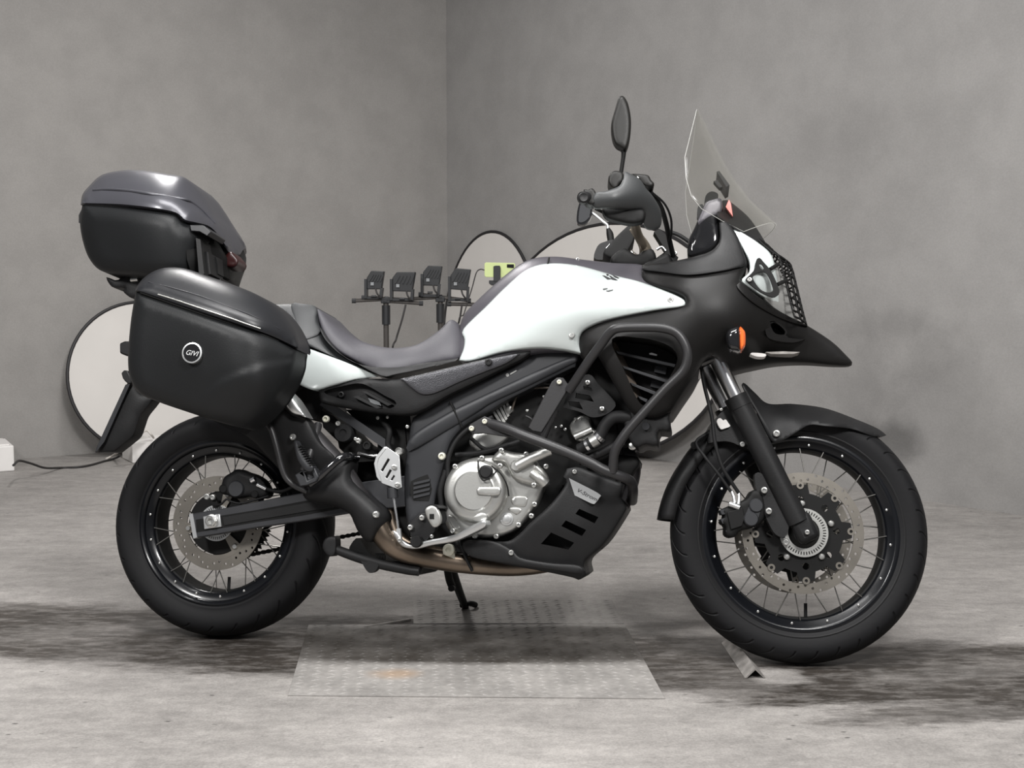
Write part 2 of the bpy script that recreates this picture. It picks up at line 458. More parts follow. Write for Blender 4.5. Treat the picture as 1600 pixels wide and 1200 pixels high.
def surf(o, u, v):                                      # lateral offset of a part's near surface behind a pixel
    if o.name not in _bvh: _bvh[o.name] = BVHTree.FromPolygons([q.co.copy() for q in o.data.vertices], [tuple(p.vertices) for p in o.data.polygons])
    a = un(u, v, -2.0); b = un(u, v, 0.0)
    h = _bvh[o.name].ray_cast(a, (b - a).normalized())[0]
    return h.y if h is not None else 0.0
_boltme = {}
def bolt(u, v, y, rpx, m, parent, F=ID, name='bolt', h=.006):
    if m not in _boltme:
        o = lathe('bolt', [(0, 0), (1, 0), (1, -.5), (.85, -.75), (.55, -.8), (.5, -.45), (0, -.45)], m, None, seg=14)
        _boltme[m] = o.data; bpy.data.objects.remove(o)
    o = bpy.data.objects.new(name, _boltme[m]); COL.objects.link(o); o.parent = parent
    c = (F @ un(u, v, y, F)) - Vector(parent.get('_org', (0, 0, 0)))
    r = pxm(rpx, u, v, y, F); o.location = c; o.scale = (r, h / .8, r); return o
def text(name, s, size, Mt, m, parent, depth=.0006, shear=0, sx=1):
    cu = bpy.data.curves.new(name, 'FONT'); cu.body = s; cu.size = size; cu.extrude = depth; cu.align_x = 'CENTER'; cu.align_y = 'CENTER'; cu.shear = shear
    t = bpy.data.objects.new(name, cu); COL.objects.link(t)
    dg = bpy.context.evaluated_depsgraph_get(); dg.update()
    me = bpy.data.meshes.new_from_object(t.evaluated_get(dg)); bpy.data.objects.remove(t); bpy.data.curves.remove(cu)
    me.transform(Mt @ Matrix.Diagonal((sx, 1, 1, 1)))
    return link_mesh(name, me, m, parent)
def facing(u, v, y, ang):                               # text frame on the near side of the bike
    c = un(u, v, y); a = R_(ang); ca, sa = math.cos(a), math.sin(a)
    return Matrix(((ca, -sa, 0, c.x), (0, 0, -1, c.y), (sa, ca, 0, c.z), (0, 0, 0, 1)))
def thing(name, label, cat, Mw=ID, group=None, org=None):
    o = bpy.data.objects.new(name, None); COL.objects.link(o); o.empty_display_size = .1
    if org is not None: o['_org'] = tuple(org); o.matrix_world = Mw @ Matrix.Translation(org)
    else: o.matrix_world = Mw
    o['label'] = label; o['category'] = cat
    if group: o['group'] = group
    return o
def tag(o, label, cat, group=None):
    o['label'] = label; o['category'] = cat
    if group: o['group'] = group
    return o
def struct(o): o['kind'] = 'structure'; return o
# ------------------------------------------------------------------ the room
CORNER = fl(700, 667); LWALL = fl(30, 717); RWALL = fl(1600, 806)
dl = (LWALL - CORNER).normalized(); dr = (RWALL - CORNER).normalized()
WL = CORNER + dl * 9; WR = CORNER + dr * 9; WH = 5.2
def nd(nt, t, **k):
    n = nt.nodes.new(t)
    for a, b in k.items(): setattr(n, a, b)
    return n
def mathn(nt, op, *a, clamp=False):
    n = nt.nodes.new('ShaderNodeMath'); n.operation = op; n.use_clamp = clamp
    for i, x in enumerate(a):
        if isinstance(x, (int, float)): n.inputs[i].default_value = x
        else: nt.links.new(x, n.inputs[i])
    return n.outputs[0]
def noise(nt, vec, scale, detail=5, rough=.55):
    n = nt.nodes.new('ShaderNodeTexNoise'); n.inputs['Scale'].default_value = scale; n.inputs['Detail'].default_value = detail
    n.inputs['Roughness'].default_value = rough; nt.links.new(vec, n.inputs['Vector']); return n.outputs['Fac']
def maprange(nt, x, a, b, c=0., d=1.):
    n = nt.nodes.new('ShaderNodeMapRange'); n.interpolation_type = 'SMOOTHSTEP'
    for i, q in enumerate((a, b, c, d)): n.inputs[i + 1].default_value = q
    nt.links.new(x, n.inputs[0]); return n.outputs[0]
def mapping(nt, vec, loc=(0, 0, 0), rot=(0, 0, 0), scale=(1, 1, 1)):
    n = nt.nodes.new('ShaderNodeMapping'); n.inputs[1].default_value = loc; n.inputs[2].default_value = rot; n.inputs[3].default_value = scale
    nt.links.new(vec, n.inputs[0]); return n.outputs[0]
def mixc(nt, fac, a, b, mode='MIX'):
    n = nt.nodes.new('ShaderNodeMix'); n.data_type = 'RGBA'; n.blend_type = mode
    if isinstance(fac, (int, float)): n.inputs[0].default_value = fac
    else: nt.links.new(fac, n.inputs[0])
    for i, c in ((6, a), (7, b)):
        if isinstance(c, tuple): n.inputs[i].default_value = (*c, 1)
        else: nt.links.new(c, n.inputs[i])
    return n.outputs[2]
def blob(nt, pos, c, rx, ry, rot=0, soft=.5, wob=None):
    """soft elliptical stain mask in world x-y (or x-z with pos already swizzled)"""
    v = nt.nodes.new('ShaderNodeVectorMath'); v.operation = 'SUBTRACT'; nt.links.new(pos, v.inputs[0]); v.inputs[1].default_value = c
    q = mapping(nt, v.outputs[0], rot=(0, 0, rot)); q = mapping(nt, q, scale=(1 / rx, 1 / ry, 1 / rx))
    l = nt.nodes.new('ShaderNodeVectorMath'); l.operation = 'LENGTH'; nt.links.new(q, l.inputs[0])
    d = l.outputs['Value']
    if wob is not None: d = mathn(nt, 'ADD', d, wob)
    return maprange(nt, d, 1.0, 1.0 - soft, 0, 1)
def wall_material(name, base, stains):
    m = bpy.data.materials.new(name); nt, b = nodes_of(m)
    g = nt.nodes.new('ShaderNodeNewGeometry'); pos = g.outputs['Position']
    n1 = noise(nt, pos, .55, 4); n2 = noise(nt, pos, 5, 8, .6); n3 = noise(nt, pos, 120, 3)
    a = maprange(nt, n1, .3, .7, .955, 1.04); c = maprange(nt, n2, .3, .7, .94, 1.05); e = maprange(nt, n3, .2, .8, .95, 1.05)
    k = mathn(nt, 'MULTIPLY', mathn(nt, 'MULTIPLY', a, c), e)
    wob = mathn(nt, 'MULTIPLY', mathn(nt, 'SUBTRACT', noise(nt, pos, 2.2, 7, .65), .5), 1.6)
    for (cc, rx, rz, st) in stains:
        v = blob(nt, pos, cc, rx, rz, soft=.9, wob=wob) if False else None
        s = nt.nodes.new('ShaderNodeVectorMath'); s.operation = 'SUBTRACT'; nt.links.new(pos, s.inputs[0]); s.inputs[1].default_value = cc
        q = mapping(nt, s.outputs[0], scale=(1 / rx, 1 / rx, 1 / rz))
        l = nt.nodes.new('ShaderNodeVectorMath'); l.operation = 'LENGTH'; nt.links.new(q, l.inputs[0])
        mk_ = maprange(nt, mathn(nt, 'ADD', l.outputs['Value'], wob), 1.05, .2, 0, st)
        k = mathn(nt, 'MULTIPLY', k, mathn(nt, 'SUBTRACT', 1.0, mk_))
    sc = nt.nodes.new('ShaderNodeVectorMath'); sc.operation = 'SCALE'; sc.inputs[0].default_value = base; nt.links.new(k, sc.inputs['Scale'])
    nt.links.new(sc.outputs[0], b.inputs['Base Color']); b.inputs['Roughness'].default_value = .8; b.inputs['Specular IOR Level'].default_value = .25
    bp = nt.nodes.new('ShaderNodeBump'); bp.inputs['Strength'].default_value = .25; bp.inputs['Distance'].default_value = .004
    nt.links.new(noise(nt, pos, 60, 6), bp.inputs['Height']); nt.links.new(bp.outputs[0], b.inputs['Normal'])
    return m
def on_wall(u, v):                                      # point of the right wall behind a pixel
    d = raydir(u, v); nrm = Vector((dr.y, -dr.x, 0)); dd = Vector(d); o = Vector(CAMO)
    return o + dd * ((CORNER - o).dot(nrm) / dd.dot(nrm))
def on_lwall(u, v):
    d = raydir(u, v); nrm = Vector((dl.y, -dl.x, 0)); dd = Vector(d); o = Vector(CAMO)
    return o + dd * ((CORNER - o).dot(nrm) / dd.dot(nrm))
st = [(tuple(on_wall(1390, 690)), .22, .12, .45), (tuple(on_wall(1470, 640)), .5, .45, .14), (tuple(on_wall(1330, 600)), .35, .5, .14),
      (tuple(on_wall(1400, 505)), .3, .12, .16), (tuple(on_wall(1440, 560)), .2, .3, .12), (tuple(on_wall(1420, 250)), .5, .5, .08), (tuple(on_wall(1290, 230)), .4, .3, .08)]
M['wall_r'] = wall_material('plaster_right', (.27, .262, .254), st)
M['wall_l'] = wall_material('plaster_left', (.275, .264, .252), [])
def wall(name, A, B, m):
    t = Vector((A.y - B.y, B.x - A.x, 0)).normalized() * .15
    if t.dot(A - Vector(CAMO)) < 0: t = -t
    V = [A, B, B + t, A + t]; V = [Vector((p.x, p.y, z)) for z in (-.05, WH) for p in V]
    return struct(mk(name, V, [(0, 1, 2, 3), (4, 7, 6, 5), (0, 4, 5, 1), (1, 5, 6, 2), (2, 6, 7, 3), (3, 7, 4, 0)], m, None, smooth=False))
wall('wall_left', CORNER, WL, 'wall_l'); wall('wall_right', CORNER, WR, 'wall_r')

def floor_material():
    m = bpy.data.materials.new('concrete_floor'); nt, b = nodes_of(m)
    g = nt.nodes.new('ShaderNodeNewGeometry'); pos = g.outputs['Position']
    n1 = noise(nt, pos, .8, 5); n2 = noise(nt, mapping(nt, pos, scale=(1.2, 2.6, 1)), 4, 9, .68); n3 = noise(nt, pos, 45, 6, .7)
    k = mathn(nt, 'MULTIPLY', maprange(nt, n1, .3, .7, .9, 1.08), maprange(nt, n2, .3, .7, .84, 1.12))
    k = mathn(nt, 'MULTIPLY', k, maprange(nt, n3, .25, .75, .88, 1.1))
    k = mathn(nt, 'MULTIPLY', k, maprange(nt, noise(nt, pos, 170, 4, .7), .3, .7, .84, 1.12))
    k = mathn(nt, 'MULTIPLY', k, maprange(nt, noise(nt, mapping(nt, pos, scale=(1, 1.6, 1)), 15, 8, .75), .34, .66, .88, 1.08))
    vo = nt.nodes.new('ShaderNodeTexVoronoi'); vo.inputs['Scale'].default_value = 14; vo.inputs['Randomness'].default_value = 1
    nt.links.new(mapping(nt, pos, scale=(1, 2.2, 1)), vo.inputs['Vector'])
    chips = mathn(nt, 'MULTIPLY', maprange(nt, vo.outputs['Distance'], .13, .05, 0, 1), maprange(nt, noise(nt, pos, 5, 4), .48, .62, 0, .75))
    k = mathn(nt, 'MULTIPLY', k, mathn(nt, 'SUBTRACT', 1.0, chips))
    # dirty oil track along the line the bikes roll over
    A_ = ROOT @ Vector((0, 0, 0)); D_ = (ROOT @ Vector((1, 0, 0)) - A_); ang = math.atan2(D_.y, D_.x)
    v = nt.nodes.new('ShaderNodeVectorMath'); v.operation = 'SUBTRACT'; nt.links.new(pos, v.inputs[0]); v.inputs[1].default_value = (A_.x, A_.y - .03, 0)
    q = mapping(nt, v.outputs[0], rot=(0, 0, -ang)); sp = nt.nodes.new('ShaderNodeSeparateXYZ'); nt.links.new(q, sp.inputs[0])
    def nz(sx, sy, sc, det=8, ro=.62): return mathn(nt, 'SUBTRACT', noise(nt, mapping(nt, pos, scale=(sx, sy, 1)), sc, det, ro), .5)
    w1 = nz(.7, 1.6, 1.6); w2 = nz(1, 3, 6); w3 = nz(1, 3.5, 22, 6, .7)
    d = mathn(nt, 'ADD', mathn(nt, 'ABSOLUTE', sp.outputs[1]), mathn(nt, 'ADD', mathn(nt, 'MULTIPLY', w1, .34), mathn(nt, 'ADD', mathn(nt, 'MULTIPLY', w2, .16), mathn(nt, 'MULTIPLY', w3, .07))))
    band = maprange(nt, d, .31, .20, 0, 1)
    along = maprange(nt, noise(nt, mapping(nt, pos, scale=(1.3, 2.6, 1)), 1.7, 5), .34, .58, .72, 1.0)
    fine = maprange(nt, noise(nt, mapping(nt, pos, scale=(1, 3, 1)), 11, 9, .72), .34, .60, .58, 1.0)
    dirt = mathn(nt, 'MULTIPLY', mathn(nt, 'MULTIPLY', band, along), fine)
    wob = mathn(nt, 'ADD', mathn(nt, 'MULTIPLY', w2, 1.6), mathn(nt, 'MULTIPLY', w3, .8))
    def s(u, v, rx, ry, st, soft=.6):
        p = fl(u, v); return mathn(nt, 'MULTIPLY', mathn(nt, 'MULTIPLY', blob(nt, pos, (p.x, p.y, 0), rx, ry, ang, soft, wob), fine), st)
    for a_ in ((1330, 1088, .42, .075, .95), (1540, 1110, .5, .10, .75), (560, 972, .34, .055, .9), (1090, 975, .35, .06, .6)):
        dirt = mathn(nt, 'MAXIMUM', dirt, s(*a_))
    # pale scuffed cement by the angle iron
    p = fl(1215, 1055); scuff = mathn(nt, 'MULTIPLY', blob(nt, pos, (p.x, p.y, 0), .09, .09, 0, .6, wob), .9)
    dirt = mathn(nt, 'MULTIPLY', dirt, mathn(nt, 'SUBTRACT', 1.0, scuff))
    clean = nt.nodes.new('ShaderNodeVectorMath'); clean.operation = 'SCALE'; clean.inputs[0].default_value = (.300, .283, .268); nt.links.new(k, clean.inputs['Scale'])
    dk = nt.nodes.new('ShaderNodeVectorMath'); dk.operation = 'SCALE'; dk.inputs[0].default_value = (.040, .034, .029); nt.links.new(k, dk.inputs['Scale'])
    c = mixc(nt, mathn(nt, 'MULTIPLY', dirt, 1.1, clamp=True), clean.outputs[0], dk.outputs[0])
    nt.links.new(c, b.inputs['Base Color'])
    r = mathn(nt, 'SUBTRACT', .55, mathn(nt, 'MULTIPLY', dirt, .1)); nt.links.new(r, b.inputs['Roughness'])
    b.inputs['Specular IOR Level'].default_value = .4
    bp = nt.nodes.new('ShaderNodeBump'); bp.inputs['Strength'].default_value = .35; bp.inputs['Distance'].default_value = .006
    nt.links.new(mathn(nt, 'ADD', n3, mathn(nt, 'MULTIPLY', chips, -.6)), bp.inputs['Height']); nt.links.new(bp.outputs[0], b.inputs['Normal'])
    return m
M['floor'] = floor_material()
fv = [Vector((-9, -4, 0)), Vector((9, -4, 0)), Vector((9, 10, 0)), Vector((-9, 10, 0))]
fv = fv + [Vector((p.x, p.y, -.12)) for p in fv]
struct(mk('floor', fv, [(0, 1, 2, 3), (7, 6, 5, 4), (0, 4, 5, 1), (1, 5, 6, 2), (2, 6, 7, 3), (3, 7, 4, 0)], 'floor', None, smooth=False))

# steel tread plates let into the floor
def plate_mat():
    m = bpy.data.materials.new('tread_plate_steel'); nt, b = nodes_of(m)
    g = nt.nodes.new('ShaderNodeNewGeometry'); pos = g.outputs['Position']
    n1 = noise(nt, pos, 6, 8, .65); n2 = noise(nt, pos, 60, 5)
    k = mathn(nt, 'MULTIPLY', maprange(nt, n1, .3, .7, .8, 1.15), maprange(nt, n2, .3, .7, .9, 1.1))
    cl = nt.nodes.new('ShaderNodeVectorMath'); cl.operation = 'SCALE'; cl.inputs[0].default_value = (.262, .249, .236); nt.links.new(k, cl.inputs['Scale'])
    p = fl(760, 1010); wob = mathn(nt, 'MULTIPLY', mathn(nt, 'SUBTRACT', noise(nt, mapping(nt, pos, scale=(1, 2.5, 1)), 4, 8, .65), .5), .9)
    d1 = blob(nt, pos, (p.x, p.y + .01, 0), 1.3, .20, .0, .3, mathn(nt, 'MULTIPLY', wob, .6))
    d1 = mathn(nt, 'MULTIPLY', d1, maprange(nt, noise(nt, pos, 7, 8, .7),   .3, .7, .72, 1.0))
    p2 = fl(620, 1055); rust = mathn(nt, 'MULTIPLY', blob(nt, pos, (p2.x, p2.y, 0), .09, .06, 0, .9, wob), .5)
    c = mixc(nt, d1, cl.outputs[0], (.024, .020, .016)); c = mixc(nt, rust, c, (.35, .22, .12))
    nt.links.new(c, b.inputs['Base Color']); b.inputs['Roughness'].default_value = .5; b.inputs['Metallic'].default_value = 0; b.inputs['Specular IOR Level'].default_value = .4
    return m
M['plate'] = plate_mat()
def quad_plate(name, q, label):
    base = [fl(*p) for p in q]; c = sum(base, Vector()) / 4
    t = thing(name, label, 'floor plate', Matrix.Translation((c.x, c.y, 0)), 'tread plates in the floor')
    b0 = [p - c for p in base]
    V = [Vector((p.x, p.y, z)) for z in (-.01, .004) for p in b0]
    mk('plate', V, [(0, 1, 2, 3), (4, 7, 6, 5), (0, 4, 5, 1), (1, 5, 6, 2), (2, 6, 7, 3), (3, 7, 4, 0)], 'plate', t, smooth=False, bevel=.001)
    # raised lugs
    V = []; f = []
    ex = (b0[1] - b0[0]); ey = (b0[3] - b0[0]); nx = int(ex.length / .037); ny = int(ey.length / .023)
    for i in range(nx):
        for j in range(ny):
            s_, t_ = (i + .5) / nx, (j + .5) / ny
            p = b0[0] * (1 - s_) * (1 - t_) + b0[1] * s_ * (1 - t_) + b0[2] * s_ * t_ + b0[3] * (1 - s_) * t_
            a = R_(26 if (i + j) % 2 else -26) ; d = Vector((math.cos(a), math.sin(a), 0)) * .0155; w = Vector((-math.sin(a), math.cos(a), 0)) * .0030
            k = len(V)
            V += [Vector((q.x, q.y, .0035)) for q in (p - d, p - w, p + d, p + w)] + [Vector((p.x, p.y, .0060))]
            f += [(k, k + 1, k + 4), (k + 1, k + 2, k + 4), (k + 2, k + 3, k + 4), (k + 3, k, k + 4)]
    o = mk('tread_lugs', V, f, 'plate', t, smooth=False); o['kind'] = 'stuff'
    return t
quad_plate('floor_plate', [(450, 1088), (1039, 1093), (976, 977), (482, 978)], 'large dirty steel tread plate in the floor beneath the motorcycle')
quad_plate('floor_plate', [(646, 976), (975, 976), (956, 939), (646, 939)], 'small pale tread plate in the floor behind the large dirty plate')
A, B = fl(569, 980, .003), fl(642, 968, .003)
tag(sweep('metal_strip', [A, B], .004, 'steel', None, seg=4, smooth=False), 'thin bare metal strip lying by the corner of the small tread plate', 'metal strip')
# angle iron on the floor by the front tyre
A, B = fl(1180, 1060), fl(1142, 1005)
d = (B - A).normalized(); w = Vector((d.y, -d.x, 0)); prof = [(-.026, 0), (0, .026), (.026, 0), (.021, 0), (0, .0205), (-.021, 0)]
V = [P + w * a + Vector((0, 0, z + .001)) for P in (A, B) for a, z in prof]
f = [tuple(range(6)), tuple(range(11, 5, -1))] + [(i, (i + 1) % 6, 6 + (i + 1) % 6, 6 + i) for i in range(6)]
tag(mk('angle_iron', V, f, 'steel', None, smooth=False), 'short piece of angle iron, ridge up, on the floor beside the front tyre', 'angle iron')
# ------------------------------------------------------------------ gear along the walls
def inward(d):
    n = Vector((d.y, -d.x, 0)); return n if n.dot(Vector(CAMO) - CORNER) > 0 else -n
def floor_at_wall(u, d):                                # wall foot behind image column u
    # intersect the column's vertical plane with the wall line
    r = raydir(u, 700); nrm = Vector((r[1], -r[0], 0)); t = -(CORNER.dot(nrm)) / d.dot(nrm); return CORNER + d * t
def reflector(label, d, u, vt, hw, lean=.13, cloth='cloth', waves=0.0, group='round photo reflectors', gap=.03, rim_r=.010):
    n = inward(d); foot = floor_at_wall(u, d); foot.z = 0
    b = foot + n * lean + Vector((0, 0, .012))
    dd = raydir(u, vt); o = Vector(CAMO); top = o + Vector(dd) * ((foot + n * gap - o).dot(n) / Vector(dd).dot(n))
    ez = (top - b); H = ez.length / 2; ez.normalize(); c = (top + b) / 2
    ex = d if d.x > 0 else -d
    depth = c.y; W = hw * depth / FPX / max(abs(ex.x - ex.y * (u - 800) / FPX), .15)
    nn = ex.cross(ez).normalized()
    if nn.dot(n) < 0: nn = -nn
    t = thing('photo_reflector', label, 'reflector', Matrix.Translation(b), group)
    V = []; f = []; S = 64; rings = 7
    for side in (1, -1):
        s0 = len(V); V.append(c - b + nn * .003 * side)
        for k in range(1, rings + 1):
            for a in range(S):
                th = 2 * math.pi * a / S; q = k / rings
                wv = waves * math.sin(3 * th + 9 * q) * q * (1 - q) * 4 + waves * .6 * math.sin(9 * q + 2 * th)* (1 - q)
                V.append(c - b + ex * W * q * math.cos(th) + ez * H * q * math.sin(th) + nn * (.003 * side + wv))
        for a in range(S): f.append((s0, s0 + 1 + a, s0 + 1 + (a + 1) % S))
        for k in range(rings - 1):
            for a in range(S):
                i = s0 + 1 + k * S; f.append((i + a, i + S + a, i + S + (a + 1) % S, i + (a + 1) % S))
    mk('cloth', V, f, cloth, t)
    P = [c - b + ex * W * math.cos(2 * math.pi * a / S) + ez * H * math.sin(2 * math.pi * a / S) for a in range(S + 1)]
    sweep('rim', P, rim_r, 'clothdk', t, seg=8, smooth=False)
    return t
reflector('round white photo reflector leaning on the wall behind the side case', dl, 219, 472, 119, .24, gap=.05)
reflector('tall narrow photo reflector standing in the room corner behind the phone', dr, 768, 362, 72, .05, gap=.015)
reflector('largest photo reflector with wrinkled cloth, leaning on the wall behind the fuel tank', dr, 955, 349, 181, .13, waves=.012, gap=.075)

# flood lamps on crossbar stands
LD = 6.2
def wpoly(name, px, y0, y1, m, parent, org, bevel=0):
    P = [wp(u, v, y0) - org for u, v in px]; Q = [p + Vector((0, y1 - y0, 0)) for p in P]; n = len(P)
    return mk(name, P + Q, [tuple(range(n)), tuple(range(2 * n - 1, n - 1, -1))] + [(i, (i + 1) % n, n + (i + 1) % n, n + i) for i in range(n)], m, parent, smooth=False, bevel=bevel)
def wtube(name, px, r, m, parent, org, **k):
    return sweep(name, [wp(*p) - org for p in px], r, m, parent, **k)
def stand(px, vtop, label, bars, y=LD):
    top = wp(px, vtop, y); org = Vector((top.x, top.y, 0))
    t = thing('light_stand', label, 'light stand', Matrix.Translation(org), 'light stands behind the motorcycle')
    sweep('pole', [(0, 0, .12), (0, 0, top.z)], .0145, 'stand', t, smooth=False)
    sweep('collar', [(0, 0, top.z - .13), (0, 0, top.z - .03)], .022, 'lampblk', t, smooth=False)
    for k in range(3):
        a = k * 2.094 + .5
        sweep('leg', [(0, 0, .32), (.34 * math.cos(a), .34 * math.sin(a), .012)], .010, 'stand', t, smooth=False)
    for (u0, v0, u1, v1) in bars:
        wtube('crossbar', [(u0, v0, y - .01), (u1, v1, y - .01)], .010, 'stand', t, org, smooth=False, seg=6)
        for (u, v) in ((u0, v0), (u1, v1)):
            e = 1 if u == u1 else -1
            wtube('end_cap', [(u - 5 * e, v, y - .01), (u + 1 * e, v, y - .01)], .0135, 'lampblk', t, org, smooth=False, seg=8)
    box('clamp', (0, 0, top.z - .005), (.05, .04, .03), 'lampblk', t, bevel=.004)
    return t
stand(603, 468, 'dark light stand with crossbar, nearer the passenger seat', [(551, 470, 606, 467), (600, 470, 660, 474), (566, 465, 645, 469)])
stand(688, 466, 'dark light stand with crossbar, nearer the fuel tank', [(642, 467, 690, 464), (655, 460, 735, 470), (700, 475, 752, 476)], LD + .15)
def flood(head, base, label, legs, y=LD):
    org = wp(base[0], base[1], y)
    t = thing('flood_lamp', label, 'flood lamp', Matrix.Translation(org), 'small flood lamps on the stands')
    wpoly('housing', head, y - .03, y + .03, 'lampblk', t, org, bevel=.004)
    for k in range(5):                                   # cooling fins on the back
        a = .12 + .19 * k
        (x0, y0), (x1, y1) = head[1], head[2]; (x2, y2), (x3, y3) = head[-2] if len(head) > 5 else head[4], head[3]
        p = (x0 + (x1 - x0) * a, y0 + (y1 - y0) * a + 6); q = (head[4][0] + (x3 - head[4][0]) * a, head[4][1] + (y3 - head[4][1]) * a - 12)
        wpoly('fin', [p, (p[0] + 1.6, p[1]), (q[0] + 1.6, q[1]), q], y - .036, y - .029, 'lampblk', t, org)
    cu, cv = (head[4][0] + 6, head[4][1] - 8)
    wpoly('rating_label', [(cu, cv - 3), (cu + 5, cv - 3), (cu + 5, cv + 2), (cu, cv + 2)], y - .0385, y - .036, 'lampgrey', t, org)
    for (u0, v0, u1, v1) in legs:
        wpoly('bracket_arm', [(u0 - 2, v0), (u0 + 2, v0), (u1 + 2, v1), (u1 - 2, v1)], y - .035, y + .035, 'lampblk', t, org)
    wpoly('bracket_foot', [(legs[0][2] - 2, legs[0][3] - 3), (legs[1][2] + 2, legs[1][3] - 3), (legs[1][2] + 2, legs[1][3] + 1), (legs[0][2] - 2, legs[0][3] + 1)], y - .03, y + .03, 'lampblk', t, org)
    wtube('wing_screw', [(base[0] - 4, base[1] - 3, y - .035), (base[0] + 4, base[1] - 3, y - .035)], .006, 'lampblk', t, org, smooth=False)
    wtube('lead', [(head[3][0] - 9, head[3][1] - 1, y - .03), (head[3][0] - 7, head[3][1] + 6, y - .05), (head[3][0] - 2, head[3][1] + 13, y - .045)], .0045, 'cable', t, org)
    return t
flood([(573, 434), (580, 423), (600, 424), (596, 452), (573, 452)], (584, 466), 'small black flood lamp at the free end of the crossbar nearest the passenger seat', [(571, 436, 571, 466), (596, 450, 594, 466)])
flood([(613, 434), (620, 425), (649, 425), (644, 456), (613, 455)], (628, 470), 'small black flood lamp beside the collar of the stand nearer the passenger seat, wider housing', [(611, 436, 611, 469), (644, 452, 643, 469)])
flood([(661, 425), (669, 415), (691, 416), (686, 447), (660, 446)], (672, 460), 'small black flood lamp standing highest of the four', [(659, 428, 659, 463), (686, 444, 684, 463)], LD + .15)
flood([(704, 430), (712, 419), (736, 421), (730, 454), (703, 452)], (715, 470), 'small black flood lamp nearest the green phone', [(702, 432, 702, 470), (731, 448, 730, 470)], LD + .15)
tag(sweep('power_cable', [wp(634, 476, LD - .05), wp(628, 500, LD - .06), wp(619, 530, LD - .06), wp(612, 560, LD - .05), fl(608, 708) + Vector((0, 0, .01))], .005, 'cable', None), 'black lamp cable hanging from the stand nearer the passenger seat', 'cable')
tag(sweep('power_cable', [wp(722, 476, LD + .05), wp(718, 500, LD + .05), wp(709, 540, LD + .06), fl(700, 712) + Vector((0, 0, .01))], .005, 'cable', None), 'black lamp cable hanging from the stand nearer the fuel tank', 'cable')
# phone on its stand
PD = 6.05
org = wp(780, 450, PD); base = Vector((org.x, org.y, 0))
t = thing('phone_stand', 'thin dark phone stand with clamp holding the green phone', 'phone stand', Matrix.Translation(base))
sweep('pole', [(0, 0, .1), (0, 0, org.z)], .009, 'lampblk', t, smooth=False)
for k in range(3):
    a = k * 2.094; sweep('leg', [(0, 0, .25), (.26 * math.cos(a), .26 * math.sin(a), .01)], .007, 'lampblk', t, smooth=False)
wpoly('clamp', [(771, 416), (774, 415), (781, 415), (782, 418), (782, 440), (771, 440)], PD - .022, PD - .010, 'lampblk', t, base, bevel=.002)
wpoly('clamp_jaw', [(764, 438), (786, 438), (787, 443), (782, 446), (768, 446), (764, 443)], PD - .02, PD + .02, 'lampblk', t, base, bevel=.002)
wtube('joint', [(776, 443, PD), (778, 456, PD)], .013, 'lampblk', t, base, smooth=False)
org = wp(781, 433, PD)
t = thing('smartphone', 'lime green smartphone held sideways in a clamp', 'phone', Matrix.Translation(org))
wpoly('case', [(757, 412), (759, 410), (803, 411), (805, 413), (804, 432), (802, 434), (759, 433), (757, 431)], PD - .011, PD, 'green', t, org, bevel=.002)
wpoly('camera_block', [(792, 413), (803, 413), (803, 419), (792, 418)], PD - .014, PD - .010, 'gloss', t, org, bevel=.001)
tag(sweep('charging_cable', [wp(757, 422, PD), wp(750, 421, PD), wp(744, 427, PD - .01), wp(737, 452, PD), wp(725, 490, PD), wp(715, 520, PD), fl(712, 714) + Vector((0, 0, .01))], .003, 'cable', None), 'thin charging cable running down from the green phone', 'cable')

# white boxes on the floor by the left wall
def power_box(q, h, label, m='boxwhite'):
    P = [fl(*p) for p in q]; c = sum(P, Vector()) / len(P)
    t = thing('power_box', label, 'box', Matrix.Translation((c.x, c.y, 0)), 'white boxes by the wall')
    V = [Vector((p.x - c.x, p.y - c.y, z)) for z in (.0, h) for p in P]
    mk('housing', V, [(0, 1, 2, 3), (4, 7, 6, 5), (0, 4, 5, 1), (1, 5, 6, 2), (2, 6, 7, 3), (3, 7, 4, 0)], m, t, smooth=False, bevel=.006)
    C = [Vector((p.x - c.x, p.y - c.y, 0)) * .82 for p in P]
    V = [Vector((p.x, p.y, z)) for z in (h - .002, h + .006) for p in C]
    mk('lid', V, [(0, 1, 2, 3), (4, 7, 6, 5), (0, 4, 5, 1), (1, 5, 6, 2), (2, 6, 7, 3), (3, 7, 4, 0)], m, t, smooth=False, bevel=.002)
    return t
power_box([(-45, 741), (23, 736), (10, 723), (-50, 726)], .135, 'white box on the floor with a dark cable leaving it')
power_box([(207, 724), (288, 719), (270, 711), (191, 716)], .115, 'white box on the floor behind the rear tyre with paper on it')
o = sweep('floor_cable', [fl(21, 727, .11), fl(30, 720, .10) , fl(48, 724, .075), fl(70, 731, .035), fl(95, 731, .006), fl(120, 730, .006), fl(140, 727, .006), fl(165, 720, .006), fl(180, 716, .012), fl(188, 712, .03)], .006, 'cable')
tag(o, 'dark cable snaking over the floor between the two white boxes', 'cable')
def sheet(px, name, label, cat):
    P = [wp(*p) for p in px]; Q = [p + Vector((0, .004, .004)) for p in P]; n = len(P)
    return tag(mk(name, P + Q, [tuple(range(n)), tuple(range(2 * n - 1, n - 1, -1))] + [(i, (i + 1) % n, n + (i + 1) % n, n + i) for i in range(n)], 'paper', None, smooth=False), label, cat)
sheet([(176, 699, 6.32), (206, 682, 6.38), (238, 683, 6.5), (205, 690, 6.36), (186, 703, 6.3)], 'paper_sheet', 'crumpled pale paper draped over the white box behind the rear tyre', 'paper')
